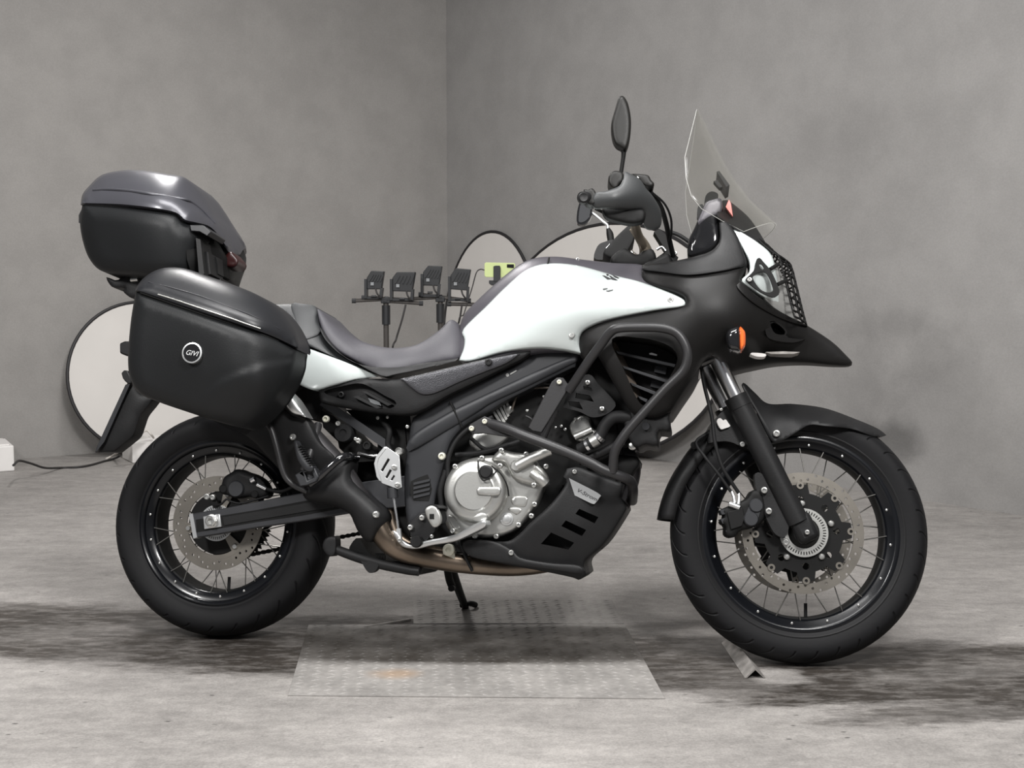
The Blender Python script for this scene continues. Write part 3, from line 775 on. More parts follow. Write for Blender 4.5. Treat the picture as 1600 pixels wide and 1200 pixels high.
tag(sweep('pale_cable', [wp(206, 689, 6.36), wp(222, 676, 6.42), wp(230, 673, 6.45), wp(236, 679, 6.45), wp(240, 684, 6.5)], .006, 'cablew'), 'pale cable loop on top of the white box behind the rear tyre', 'cable')
tag(sweep('pale_cable', [fl(166, 717, .006), fl(176, 712, .02), wp(190, 702, 6.3), wp(199, 692, 6.34)], .006, 'cablew'), 'pale cable hanging from the white box to the floor by the reflector', 'cable')
# ------------------------------------------------------------------ motorcycle
bike = thing('motorcycle', 'white and black adventure touring motorcycle with crash bars and spoked wheels, on its side stand', 'motorcycle', ROOT)
FW = MS @ Matrix.Translation((WB, 0, RF)); RW = Matrix.Translation((0, 0, RR))
def sec(pts, n=5): return [tuple(p) for p in catmull(pts, False, n)]
def place(name, me, m, parent, Mx):
    o = bpy.data.objects.new(name, me); COL.objects.link(o); o.parent = parent; o.matrix_basis = Mx; return o
def wheel(name, F, R, hw, bead, bw, bed, tyre_m, nsp, hubr):
    hub = lathe(name, [(0, -.06), (.022, -.06), (.026, -.045), (hubr, -.042), (hubr, -.034), (.030, -.028), (.028, 0), (.030, .028), (hubr, .034), (hubr, .042), (.026, .045), (.022, .06), (0, .06)], 'dark', bike, F=F, seg=36)
    h = R - bead
    half = [(bead - .006, bw * .80), (bead + .004, bw * .98), (bead + h * .22, hw * .93), (bead + h * .5, hw * 1.0), (bead + h * .72, hw * .93), (bead + h * .88, hw * .66), (bead + h * .97, hw * .33)]
    prof = sec([(r, -y) for r, y in half] + [(R, 0)] + [(r, y) for r, y in half[::-1]], 5)
    inner = [(r - .012 if i not in (0, len(prof) - 1) else r, y * .9) for i, (r, y) in enumerate(prof)][::-1]
    o = lathe('tyre', prof + inner, tyre_m, None, seg=96, closed=True, sharp=60)
    o.parent = hub; o.matrix_basis = F
    lathe('tyre_bead_line', [(bead + .012, -bw * 1.0 - .0045), (bead + .0145, -bw * 1.0 - .006), (bead + .017, -bw * 1.0 - .0055), (bead + .0145, -bw * 1.0)], 'rub', hub, seg=72, closed=True, F=F)
    fl_ = bead + .003
    ph = [(fl_, bw * .88), (fl_ + .001, bw * .98), (fl_ - .006, bw * 1.04), (fl_ - .013, bw * .98), (fl_ - .016, bw * .86), (bed + .006, bw * .78), (bed, bw * .62), (bed - .002, bw * .3)]
    rim = [(r, -y) for r, y in ph] + [(r, y) for r, y in ph[::-1]] + [(bed + .012, bw * .3), (bed + .012, -bw * .3)]
    lathe('rim', rim, 'rimblack', hub, seg=96, closed=True, F=F, sharp=50)
    lathe('rim_bed', [(bed + .002, -bw * .66), (bed - .003, -bw * .60), (bed - .0048, -bw * .2), (bed - .0048, bw * .2), (bed - .003, bw * .60), (bed + .002, bw * .66)], 'dark', hub, seg=96, F=F)
    # spokes and nipples
    rn, yn = bed + .003, bw * .70
    for side in (-1, 1):
        for lead in (-1, 1):
            a1 = lead * R_(88); hp = np.array([hubr * .9 * math.cos(a1), side * .038, hubr * .9 * math.sin(a1)])
            tip = np.array([rn, side * yn, 0.0])
            me = sweep('spoke', [hp, tip], .0016, 'spoke', None, seg=6, smooth=False); d = me.data; bpy.data.objects.remove(me)
            for k in range(nsp // 4):
                a = 2 * math.pi * (k + (.36 if lead > 0 else 0) + (.5 if side > 0 else 0)) / (nsp // 4)
                a += lead * .0
                place('spoke', d, None, hub, F @ Matrix.Rotation(a, 4, 'Y'))
    o = lathe('nipple', [(0, -.003), (.003, -.002), (.0035, 0), (.003, .002), (0, .003)], 'bolt', None, seg=10); d = o.data; bpy.data.objects.remove(o)
    for side in (-1, 1):
        for k in range(nsp // 2):
            a = 2 * math.pi * (k + .25) / (nsp // 2)
            place('nipple', d, None, hub, F @ Matrix.Rotation(a, 4, 'Y') @ Matrix.Translation((bed + .012, side * (bw * .84), 0)))
    sweep('valve', [(.02, 0, -bed + .002), (.02, 0, -bed + .04)], .0045, 'rub', hub, smooth=False, F=F)
    return hub
fw = wheel('front_wheel', FW, RF, .056, .250, .047, .219, 'tyre_f', 32, .048)
rw = wheel('rear_wheel', RW, RR, .076, .226, .062, .190, 'tyre_r', 36, .055)

def drilled(ro, ri, n, rows):
    return [circ(r * math.cos(a), r * math.sin(a), .0036, 8) for k in range(n) for r, a in [(rows[k % len(rows)], 2 * math.pi * (k + .3) / n)]]
# front discs (floating), carriers, buttons, sensor ring
for y in (-.0725, .0725):
    d = slab2('brake_disc', circ(0, 0, .155, 72), [circ(0, 0, .129, 64)] + drilled(.155, .129, 48, (.1335, .142, .150, .138)), y - .0022, y + .0022, 'disc', fw, F=FW)
    car = []
    for k in range(80):
        a = 2 * math.pi * k / 80; ph = (k % 10) / 10
        r = .124 if ph < .32 or ph > .88 else .102
        car.append((r * math.cos(a), r * math.sin(a)))
    holes = [circ(.085 * math.cos(a), .085 * math.sin(a), .009, 10) for a in [2 * math.pi * (k + .1) / 8 for k in range(8)]]
    slab2('disc_carrier', car, [circ(0, 0, .034, 32)] + holes, y - .003, y + .003, 'dark', fw, F=FW)
    for k in range(8):
        a = 2 * math.pi * (k + .05) / 8 + .02
        o = lathe('disc_button', [(.0042, -.005), (.0095, -.005), (.0095, .005), (.0042, .005)], 'disc', fw, (.1215 * math.cos(a), y, .1215 * math.sin(a)), 14, True, F=FW)
for k in range(5):
    a = 2 * math.pi * k / 5 + .35
    lathe('carrier_bolt', [(0, -.010), (.005, -.0095), (.0075, -.007), (.0078, 0), (0, 0)], 'bolt', fw, (.075 * math.cos(a), -.0755, .075 * math.sin(a)), 14, F=FW)
def slots(r0, r1, n, w):
    H = []
    for k in range(n):
        a = 2 * math.pi * k / n; c, s = math.cos(a), math.sin(a)
        H.append([(r * c - t * s, r * s + t * c) for r, t in ((r0, -w), (r1, -w), (r1, w), (r0, w))])
    return H
slab2('sensor_ring', circ(0, 0, .062, 64), [circ(0, 0, .040, 40)] + slots(.0485, .0565, 48, .0013), -.086, -.084, 'alu', fw, F=FW)
lathe('wheel_spacer', [(0, -.11), (.030, -.105), (.038, -.088), (.038, -.07), (0, -.07)], 'dark', fw, F=FW)
# rear disc
slab2('brake_disc', circ(0, 0, .130, 72), [circ(0, 0, .0995, 64)] + drilled(.13, .1, 42, (.107, .115, .123, .111)), -.0600, -.0555, 'disc', rw, F=RW)
car = circ(0, 0, .1, 64); cut = []
for k in range(3):
    a0 = 2 * math.pi * k / 3 + 1.25
    A = [a0 + t for t in np.linspace(.17, 1.92, 14)]
    cut.append([(.088 * math.cos(a), .088 * math.sin(a)) for a in A] + [(.05 * math.cos(a), .05 * math.sin(a)) for a in A[::-1]])
slab2('disc_carrier', car, cut + [circ(0, 0, .03, 24)], -.0605, -.0565, 'disc', rw, F=RW)
for k in range(3):
    a = 2 * math.pi * k / 3 + 1.25
    lathe('carrier_bolt', [(0, -.006), (.006, -.006), (.008, -.003), (.008, 0), (0, 0)], 'bolt', rw, (.084 * math.cos(a), -.0605, .084 * math.sin(a)), 12, F=RW)
slab2('sensor_ring', circ(0, 0, .050, 56), [circ(0, 0, .030, 40)] + slots(.038, .046, 44, .0012), -.066, -.064, 'alum2', rw, F=RW)
lathe('hub_drum', [(0, -.055), (.085, -.054), (.09, -.03), (.06, -.01), (0, -.01)], 'dark', rw, F=RW)
# sprocket on the far side
teeth = [((.108 if k % 2 else .098) * math.cos(2 * math.pi * k / 94), (.108 if k % 2 else .098) * math.sin(2 * math.pi * k / 94)) for k in range(94)]
slab2('sprocket', teeth, [circ(.07 * math.cos(a), .07 * math.sin(a), .018, 12) for a in [2 * math.pi * k / 5 for k in range(5)]] + [circ(0, 0, .03)], .078, .084, 'dark', rw, F=RW)
# chain loop
fs = un(655, 795, .08); r1, r2 = .098, .036
c1 = np.array([0, RR]); c2 = np.array([fs.x, fs.z]); dv = c2 - c1; D = np.linalg.norm(dv); ph = math.atan2(dv[1], dv[0]); al = math.acos((r1 - r2) / D)
loop = [c1 + r1 * np.array([math.cos(a), math.sin(a)]) for a in np.linspace(ph + al, ph - al + 2 * math.pi, 30)] + [c2 + r2 * np.array([math.cos(a), math.sin(a)]) for a in np.linspace(ph - al, ph + al, 14)]
loop.append(loop[0]); V = []; f = []; acc = 0; pitch = .0159; cnt = 0
pts = [loop[0]]
for a, b in zip(loop[:-1], loop[1:]):
    L = np.linalg.norm(b - a); q = 0
    while acc + (L - q) >= pitch:
        q += pitch - acc; acc = 0; pts.append(a + (b - a) * q / L)
    acc += L - q
for i in range(len(pts) - 1):
    a, b = pts[i], pts[i + 1]; t = (b - a) / np.linalg.norm(b - a); nn = np.array([-t[1], t[0]])
    for yy in ((.073, .087) if i % 2 else (.076, .084)):
        k = len(V); w = .0062
        ring = [a - t * .005 + nn * w * .6, a + nn * w, a + (b - a) * .5 + nn * w * .6, b + nn * w, b + t * .005 + nn * w * .6, b + t * .005 - nn * w * .6, b - nn * w, a + (b - a) * .5 - nn * w * .6, a - nn * w, a - t * .005 - nn * w * .6]
        V += [(p[0], y2, p[1]) for y2 in (yy - .0012, yy + .0012) for p in ring]
        f += [tuple(k + z for z in range(10)), tuple(k + 19 - z for z in range(10))] + [(k + z, k + (z + 1) % 10, k + 10 + (z + 1) % 10, k + 10 + z) for z in range(10)]
o = mk('drive_chain', V, f, 'dark', bike, smooth=False); o['kind'] = 'stuff'

# ---- swingarm
sw = solid('swingarm', [(296, 803), (350, 794), (440, 776), (540, 757), (640, 742), (650, 790), (545, 802), (470, 815), (400, 825), (303, 841)], -.128, 'swing', bike, back=-.098, corners=True, bevel=.004)
solid('swingarm_web', [(306, 812), (400, 797), (500, 778), (545, 770), (548, 792), (470, 806), (400, 816), (307, 832)], -.1285, 'dark', sw, back=-.12, corners=True)
solid('swingarm_rib', [(347, 808), (420, 796), (545, 773), (547, 788), (470, 801), (350, 821)], -.131, 'plastic', sw, back=-.12, corners=True, bevel=.001)
solid('swingarm_end_cap', [(295, 803), (301, 802), (308, 840), (302, 842)], -.130, 'alum2', sw, back=-.096, corners=True, bevel=.001)
ab = solid('axle_plate', [(317, 807), (343, 803), (346, 823), (319, 827)], -.134, 'alum2', sw, back=-.12, corners=True, bevel=.0015)
knob('axle_nut', 331, 814, -.133, [(10, 0), (10, .004), (9, .005)], 'bolt', sw)
o = lathe('axle_nut', [(0, 0), (.0155, 0), (.0155, -.011), (.013, -.013), (.008, -.013), (.008, -.004), (0, -.004)], 'bolt', sw, un(331, 814, -.137), 6, sharp=20)
solid('far_swingarm', [(303, 806), (350, 797), (440, 778), (560, 755), (560, 790), (470, 812), (400, 822), (306, 838)], .098, 'dark', bike, back=.128, corners=True)
box('swingarm_bridge', un(590, 775, 0), (.06, .22, .06), 'dark', bike, bevel=.01)
# rear caliper
rc = solid('rear_brake_caliper', [(349, 748), (362, 738), (372, 733), (386, 738), (398, 742), (412, 752), (420, 770), (412, 779), (398, 777), (385, 776), (370, 779), (356, 774), (346, 770)], -.085, 'plastic', bike, back=-.045, edge=.012, eR=9, step=4)
knob('caliper_piston_cap', 370, 764, -.094, [(12.5, -.004), (12.5, .006), (11, .010)], 'frame', rc)
knob('slide_pin', 350, 764, -.092, [(7, -.01), (7, .004), (5, .007)], 'dark', rc)
knob('pad_pin', 399, 772, -.092, [(6, -.01), (6, .004), (5, .006)], 'dark', rc)
tube('banjo_fitting', [(393, 751, -.1), (399, 748, -.102)], 5, 'chrome', rc, smooth=False)
tube('brake_pipe_end', [(402, 757, -.102), (416, 764, -.1)], 3.6, 'chrome', rc, smooth=False)
tube('rear_brake_hose', [(416, 764, -.1), (440, 768, -.105), (470, 755, -.11), (520, 735, -.11)], 3, 'rub', bike)
tube('sensor_lead', [(334, 790, -.09), (345, 788, -.1), (354, 780, -.1), (362, 784, -.1), (380, 786, -.1), (420, 775, -.1)], 1.6, 'rub', bike)
solid('sensor_bracket', [(327, 783), (336, 776), (342, 790), (334, 794)], -.08, 'dark', bike, back=-.07, corners=True)
bolt(324, 776, -.082, 5, 'bolt', bike); bolt(333, 777, -.084, 4.5, 'bolt', bike)

# ---- hugger / inner rear fender behind the case
solid('rear_hugger', [(404, 618), (420, 622), (440, 637), (462, 662), (486, 697), (500, 725), (505, 755), (480, 765), (455, 758), (440, 738), (420, 716), (398, 692), (372, 668), (372, 640)], -.105, 'plastic', bike, back=.105, step=7, dome=.012)
solid('inner_fender', [(430, 585), (446, 586), (478, 604), (500, 608), (508, 632), (494, 655), (482, 655), (464, 628), (446, 608)], -.11, 'dark', bike, back=.1, corners=True)
tail = solid('tail_unit', [(225, 500), (300, 480), (420, 480), (470, 535), (480, 600), (440, 610), (360, 600), (280, 585), (225, 570)], [(225, 530, -.07), (300, 520, -.10), (420, 520, -.13), (470, 570, -.13), (360, 590, -.11)], 'dark', bike, mirror=True, dome=.01)
# licence bracket and rear lamps
lb = solid('licence_bracket', [(196, 602, 1), (205, 596), (220, 608), (241, 622, 1), (232, 634), (221, 648), (215, 664), (209, 680), (196, 692), (178, 706, 1), (149, 707, 1), (153, 694), (175, 650)], -.03, 'plastic', bike, back=.02, step=6, dome=.012)
solid('licence_bracket_face', [(196, 601), (203, 600), (163, 690), (152, 704), (149, 706), (154, 692)], -.048, 'frame', lb, back=.03, corners=True)
solid('rear_turn_signal', [(187, 536), (194, 533), (206, 533), (206, 556), (197, 556), (187, 552)], -.11, 'plastic', bike, back=-.04, corners=True, bevel=.004)
solid('rear_reflector_stalk', [(189, 583), (194, 578), (200, 580), (206, 598), (200, 600), (192, 592)], -.10, 'plastic', bike, back=-.03, bevel=.003)

# ---- exhaust
tube('exhaust_header', [(880, 872, -.02), (850, 882, -.05), (800, 887, -.08), (740, 883, -.10), (690, 876, -.11), (645, 867, -.125), (618, 856, -.145), (601, 840, -.16), (588, 818, -.165)], [13, 13, 13, 14, 15, 15.5, 16, 17, 18], 'exh', bike, seg=20)
tube('collector_pipe', [(604, 790, -.10), (611, 820, -.10), (622, 842, -.10), (650, 858, -.10), (690, 868, -.09)], 12, 'exh', bike, seg=14)
ex = tube('muffler', [(436, 612, -.20), (456, 642, -.20), (477, 673, -.19), (503, 703, -.18), (532, 738, -.17), (560, 785, -.165), (586, 828, -.16)], [15, 17, 17, 18, 19, 20, 19], 'exhdark', bike, seg=24)
solid('muffler_end_trim', [(434, 600), (447, 610), (459, 622), (469, 637), (478, 652, 1), (470, 649), (460, 647), (453, 642), (443, 630), (433, 622), (424, 615, 1)], -.262, 'alum2', ex, back=-.20, dome=.010, step=4)
solid('exhaust_heat_shield', [(474, 765), (500, 744), (527, 718), (544, 711), (551, 722), (550, 748), (577, 776), (599, 796), (604, 812), (594, 826), (577, 848), (561, 833), (553, 817), (545, 802), (520, 790), (494, 786), (478, 780)], -.185, 'plastic', ex, back=-.13, dome=.045, p=.55, step=6); hs = bpy.data.objects['exhaust_heat_shield']; bolt(588, 804, surf(hs, 588, 804), 5.5, 'bolt', ex, h=.008)

solid('muffler_guard', [(418, 622), (441, 638), (455, 650), (470, 652), (482, 660), (500, 692), (522, 715), (512, 728), (497, 742), (470, 762), (452, 752), (440, 730), (431, 692), (422, 668), (408, 650)], [(430, 650, -.235), (470, 700, -.225), (500, 735, -.205), (440, 730, -.215), (480, 680, -.23), (420, 630, -.235)], 'plastic', ex, back=-.19, dome=.012, p=.6, step=6)
bolt(458, 683, -.25, 5, 'bolt', ex)
# case rack tubes and passenger footrest
tube('case_rack_tube', [(398, 640, -.27), (414, 658, -.25), (424, 672, -.25), (431, 695, -.25), (440, 730, -.245), (448, 748, -.24), (462, 760, -.235), (480, 768, -.23)], 4.6, 'tubeblk', bike)
tube('footrest_hanger', [(497, 664, -.17), (493, 680, -.20), (487, 700, -.22), (482, 716, -.23), (474, 735, -.23)], 6.2, 'tubeblk', bike)
tube('footrest_hanger', [(484, 756, -.245), (500, 744, -.25), (515, 730, -.25), (532, 716, -.24), (546, 713, -.21), (556, 716, -.15)], 6.5, 'gloss', bike)
pg = solid('passenger_footpeg', [(459, 690), (463, 689), (468, 700), (480, 720), (489, 728), (488, 736), (478, 736), (466, 720), (461, 703)], -.275, 'frame', bike, back=-.245, step=4, dome=.006)
for k in range(9):
    u, v = 464.5 + k * 2.3, 697 + k * 3.6
    solid('peg_rib', [(u, v), (u + 3.4, v - 1.6), (u + 4.2, v + .4), (u + 1, v + 2)], -.284, 'rub', pg, back=-.25, corners=True)
solid('footpeg_clamp', [(460, 742), (478, 732), (492, 731), (498, 745), (494, 752), (480, 758), (468, 760)], -.268, 'frame', bike, back=-.235, corners=True, bevel=.003, holes=[([(475, 738), (487, 736), (490, 746), (480, 751)], -.255, True)])
# ---- subframe, shock adjuster, linkage
tube('subframe_rail', [(505, 628, -.115), (560, 665, -.115), (606, 696, -.115)], 9, 'frame', bike, smooth=False, seg=4)
knob('preload_adjuster', 538, 677, -.125, [(14, -.03), (14.5, .010), (13, .014), (6, .014), (6, .011), (3, .011)], 'plastic', bike)
bolt(510, 655, -.135, 5.5, 'boltg', bike, h=.01); bolt(528.5, 662, -.14, 4, 'bolt', bike); bolt(561, 689, -.14, 4.5, 'bolt', bike, h=.01); bolt(556, 686, -.135, 3, 'bolt', bike)
knob('linkage_bush', 574, 696, -.13, [(6, -.02), (6, .008), (4, .008), (4, .004), (2, .004)], 'dark', bike)
knob('subframe_bolt', 624, 705.5, -.15, [(6, -.02), (6, .008), (4.5, .011), (4, .007)], 'bolt', bike)
solid('shock_mount', [(500, 640), (522, 650), (560, 690), (590, 706), (588, 720), (560, 722), (545, 715), (530, 700), (528, 690), (505, 668)], -.10, 'dark', bike, back=.06, corners=True)
solid('linkage_plate', [(590, 690), (632, 660), (640, 760), (640, 840), (612, 842), (600, 800), (590, 770)], -.085, 'dark', bike, back=.085, corners=True)
solid('battery_tray', [(540, 640), (640, 640), (645, 690), (610, 700), (580, 680)], -.08, 'dark', bike, back=.08, corners=True)
tube('shock_spring', [(556, 705, 0), (585, 745, 0), (600, 780, 0)], 20, 'dark', bike, smooth=False, seg=16)
tube('shock_hose', [(596, 655, -.1), (608, 672, -.12), (606, 695, -.12), (614, 712, -.12)], 5, 'rub', bike)
tube('shock_hose', [(560, 708, -.1), (578, 712, -.11), (592, 712, -.11)], 3, 'chrome', bike)
bolt(606, 652, -.11, 2.5, 'bolt', bike); bolt(591, 653, -.1, 3.2, 'alu', bike); bolt(637, 667, -.13, 3, 'bolt', bike)

# ---- frame spar
fr = solid('frame_spar', [(645, 653, 1), (700, 617), (760, 591), (800, 573), (836, 549, 1), (870, 547), (906, 553, 1), (899, 573, 1), (866, 589), (832, 606), (790, 627), (765, 643), (738, 656), (720, 671), (705, 690), (697, 712), (689, 744), (680, 784), (676, 802, 1), (655, 812), (637, 822, 1), (633, 790), (632, 740), (636, 706), (641, 670)],
           [(645, 660, -.135), (700, 640, -.14), (800, 590, -.145), (900, 560, -.15), (650, 750, -.13), (640, 815, -.13), (690, 700, -.14)], 'frame', bike, back=-.06, edge=.008, eR=8, step=6)
solid('spar_ridge', [(640, 705), (700, 672), (745, 645), (770, 629), (830, 601), (890, 571), (900, 566), (902, 556), (870, 566), (800, 597), (740, 625), (700, 645), (645, 680)], [(640, 700, -.147), (700, 660, -.152), (800, 600, -.157), (900, 563, -.160)], 'frame', fr, back=-.13, edge=.006, eR=10, step=6)
tube('spar_seam', [(703, 627, -.154), (712, 646, -.158), (722, 668, -.152)], 1.6, 'dark', fr)
solid('spar_vent_panel', [(642, 752), (652, 747), (677, 738), (675, 765), (670, 783), (645, 781), (641, 770)], -.1415, 'dark', fr, back=-.13, corners=True)
for k in range(4):
    solid('vent_rib', [(646, 754 + 7 * k), (672, 748 + 7 * k), (671, 752 + 7 * k), (646, 758 + 7 * k)], -.1445, 'frame', fr, back=-.135, corners=True)
bolt(691, 713, -.152, 6, 'boltg', fr, h=.01)
o = knob('frame_emblem', 793, 586, min(surf(fr, 793, 586), surf(bpy.data.objects['spar_ridge'], 793, 586)) - .0005, [(2.6, -.01), (2.6, .001)], 'bolt', fr)
solid('frame_lettering', [(797, 583.5), (807, 578), (807.5, 580), (797.5, 585.8)], min(surf(fr, 802, 582), surf(bpy.data.objects['spar_ridge'], 802, 582)) - .001, 'bolt', fr, back=-.155, corners=True)

# ---- engine
eng = solid('engine_block', [(640, 690), (720, 640), (840, 600), (900, 580), (960, 640), (975, 720), (960, 760), (880, 760), (862, 800), (830, 850), (740, 868), (690, 862), (660, 850), (640, 800)], -.085, 'dark', bike, back=.085, corners=True, bevel=.004)
solid('radiator', [(895, 575), (925, 545), (1000, 560), (1040, 620), (1010, 690), (960, 705)], -.08, 'dark', bike, back=.08, corners=True)
case = solid('engine_side_case', [(702, 740), (720, 722), (760, 712), (800, 715), (838, 735), (852, 752), (848, 768), (838, 790), (826, 806), (811, 824), (793, 834), (772, 840), (735, 840), (712, 836), (697, 820), (696, 790), (696, 762)], -.125, 'alu', bike, back=-.07, edge=.012, eR=8, step=5)
cc = un(745.5, 767.5, -.137); k_ = pxm(1, 745, 767, -.15)
cl = lathe('clutch_cover', sec([(0, -.052), (26 * k_, -.052), (28 * k_, -.0515), (30 * k_, -.048), (33 * k_, -.046), (41 * k_, -.044), (46 * k_, -.037), (49 * k_, -.024), (49.5 * k_, 0)], 3), 'alu', bike, cc, 64, sharp=50)
solid('clutch_cover_bar', [(745, 764), (749, 761), (778, 761), (782, 764), (781, 771), (776, 774), (749, 773), (745, 770)], -.1925, 'alu', cl, back=-.175, edge=.003, eR=3, step=3)
solid('clutch_pocket', [(733, 808), (740, 803), (752, 797), (761, 800), (763, 809), (755, 815), (742, 815)], -.176, 'alu', cl, back=-.15, dome=.008, step=3)
knob('oil_filler', 762, 738, -.165, [(8, -.01), (8, .016), (10.5, .016), (10.5, .030), (8, .033)], 'plastic', cl)
knob('oil_filler_neck', 762, 742, -.150, [(9, -.01), (9, .024), (8, .026)], 'alu', cl)
tube('safety_wire', [(747, 720, -.178), (748, 738, -.193), (754, 750, -.199), (761, 749, -.200), (770, 742, -.198), (777, 734, -.187)], 1.1, 'dark', cl)
tube('cover_lead', [(768, 728, -.175), (782, 740, -.178), (792, 758, -.175), (795, 775, -.165)], 1.2, 'dark', cl)
wpx = solid('water_pump_cover', [(768, 719), (775, 708), (784, 703), (800, 706), (822, 710), (836, 720), (850, 742), (856, 758), (838, 759), (815, 754), (802, 748), (795, 736), (789, 726), (779, 722)], -.150, 'alu', bike, back=-.11, edge=.014, eR=7, step=4)
knob('pump_boss', 807, 728, -.163, [(9, -.01), (9, .008), (7, .012)], 'alu', wpx)
tube('coolant_pipe', [(808, 728, -.172), (830, 716, -.174), (860, 704, -.17)], 8, 'alu', wpx, seg=16, smooth=False)
tube('coolant_pipe', [(836, 730, -.165), (848, 742, -.16), (852, 752, -.15)], 7, 'alu', wpx, seg=14)
tube('pipe_stub', [(832, 739, -.165), (844, 748, -.17), (852, 756, -.165)], 8, 'alu', wpx, seg=16)
solid('case_web_panel', [(800, 777), (823, 776), (822, 789), (818, 792), (802, 789)], -.138, 'alu', case, back=-.12, edge=.002, eR=2.5, step=3)
solid('case_web_panel', [(796, 793), (815, 795), (808, 804), (803, 802), (795, 797)], -.138, 'alu', case, back=-.12, edge=.002, eR=2.5, step=3)
solid('case_web_panel', [(700, 808), (706, 805), (716, 818), (718, 827), (709, 826)], -.138, 'alu', case, back=-.12, edge=.002, eR=2.5, step=3)
knob('oil_sight_glass', 792, 811, -.137, [(10, -.004), (10, .003), (7, .004), (6.5, .007), (4, .008)], 'alum2', case)
for (u, v) in ((708, 829), (743, 838), (776, 838), (811, 820), (836, 788), (831, 806), (712, 729), (784, 704), (823, 710), (754, 716), (854, 729), (835, 758), (782, 728)):
    bolt(u, v, -.140 if v > 760 else -.165, 4.3, 'bolt', case, h=.012)
# heads, hoses, clamps in the dark bay above
rh = solid('rear_cylinder_head', [(733, 690), (745, 672), (790, 672), (792, 686), (770, 702), (745, 705)], -.10, 'alu', bike, back=.05, edge=.01, eR=6, step=5)
for k in range(5):
    solid('cylinder_fin', [(770 + 5 * k, 645 - 4 * k), (773 + 5 * k, 642 - 4 * k), (787 + 3 * k, 664 - 5 * k), (784 + 3 * k, 667 - 5 * k)], -.105, 'alu', rh, back=.04, corners=True)
knob('cam_cap', 796, 640, -.10, [(6, -.02), (6, .006), (4, .008)], 'alu', rh)
tube('wiring_loom', [(712, 711, -.12), (745, 708, -.125), (780, 700, -.125), (812, 690, -.12)], 4, 'rub', bike)
tube('wiring_loom', [(735, 684, -.12), (760, 702, -.12), (795, 694, -.12)], 3, 'rub', bike)
tube('breather_hose', [(700, 760, -.155), (700, 720, -.16), (712, 690, -.16), (735, 668, -.16), (770, 652, -.16)], 3.4, 'rub', bike)
tube('breather_hose', [(690, 790, -.15), (688, 765, -.155), (697, 735, -.155)], 4.5, 'rub', bike)
fh = solid('front_cylinder_head', [(890, 665), (905, 650), (921, 652), (925, 668), (935, 676), (915, 690), (898, 686)], -.10, 'alu', bike, back=.05, edge=.008, eR=5, step=5)
tube('head_pipe', [(898, 683, -.13), (912, 677, -.13), (925, 671, -.13)], 6, 'alu', fh, smooth=False, seg=14)
tube('radiator_hose', [(905, 702, -.14), (922, 694, -.15), (936, 684, -.155), (945, 665, -.155), (960, 652, -.155), (985, 652, -.15)], [9, 9, 9, 9.5, 10, 10], 'rub', bike, seg=14)
tube('hose_joint', [(924, 692, -.156), (934, 686, -.158)], 9.8, 'alu', bike, smooth=False, seg=14)
for (a, b) in (((917, 696), (921, 694)), ((935, 684), (939, 680))):
    tube('hose_clamp', [(*a, -.156), (*b, -.158)], 10.8, 'chrome', bike, smooth=False, seg=18)
tube('lower_hose', [(905, 720, -.12), (930, 712, -.13), (955, 700, -.14), (975, 690, -.14)], 7, 'rub', bike)
for (u, v, r) in ((877, 666, 2.5), (883, 671, 2.5), (899, 655, 2.5), (868, 668, 2), (824, 642, 2.2), (850, 620, 2), (907, 655, 1.6)):
    bolt(u, v, -.11, r, 'bolt', bike)
for k, (a, b) in enumerate((((815, 612), (860, 606)), ((822, 605), (862, 600)), ((800, 640), (810, 615)), ((822, 650), (838, 665)))):
    tube('throttle_cable', [(*a, -.115), ((a[0] + b[0]) / 2, (a[1] + b[1]) / 2 - 3, -.118), (*b, -.115)], 1.8, 'tubeblk' if k % 2 else 'dust', bike)
lp = solid('engine_bracket_plate', [(880, 634), (892, 605), (905, 590), (922, 585), (935, 600), (956, 622), (962, 634), (948, 647), (926, 652), (905, 643), (885, 638)], -.165, 'plastic', bike, back=-.15, corners=False, step=6,
           holes=[([(888, 627), (905, 628), (911, 640), (890, 634)], None, True), ([(900, 614), (922, 618), (928, 628), (899, 622)], None, True), ([(911, 603), (924, 606), (926, 611), (912, 608)], None, True)])
bolt(918.5, 598, -.168, 4, 'bolt', lp, h=.01); bolt(941, 639, -.168, 4, 'bolt', lp, h=.01)
tube('upper_stay_tube', [(868, 640, -.14), (856, 665, -.14), (846, 690, -.14)], 6, 'tubeblk', bike, smooth=False)
# oil filter, front header, horn
tube('front_header', [(965, 700, -.03), (985, 720, -.03), (985, 750, -.02), (965, 800, -.01), (930, 850, 0)], 14, 'exhdark', bike, seg=14)
solid('oil_cooler', [(960, 715), (985, 712), (998, 716), (998, 728), (992, 735), (985, 745), (968, 745)], -.09, 'dark', bike, back=.09, dome=.012)
knob('horn_bolt', 988, 697, -.12, [(6, -.01), (6, .004), (4, .006)], 'bolt', bike)

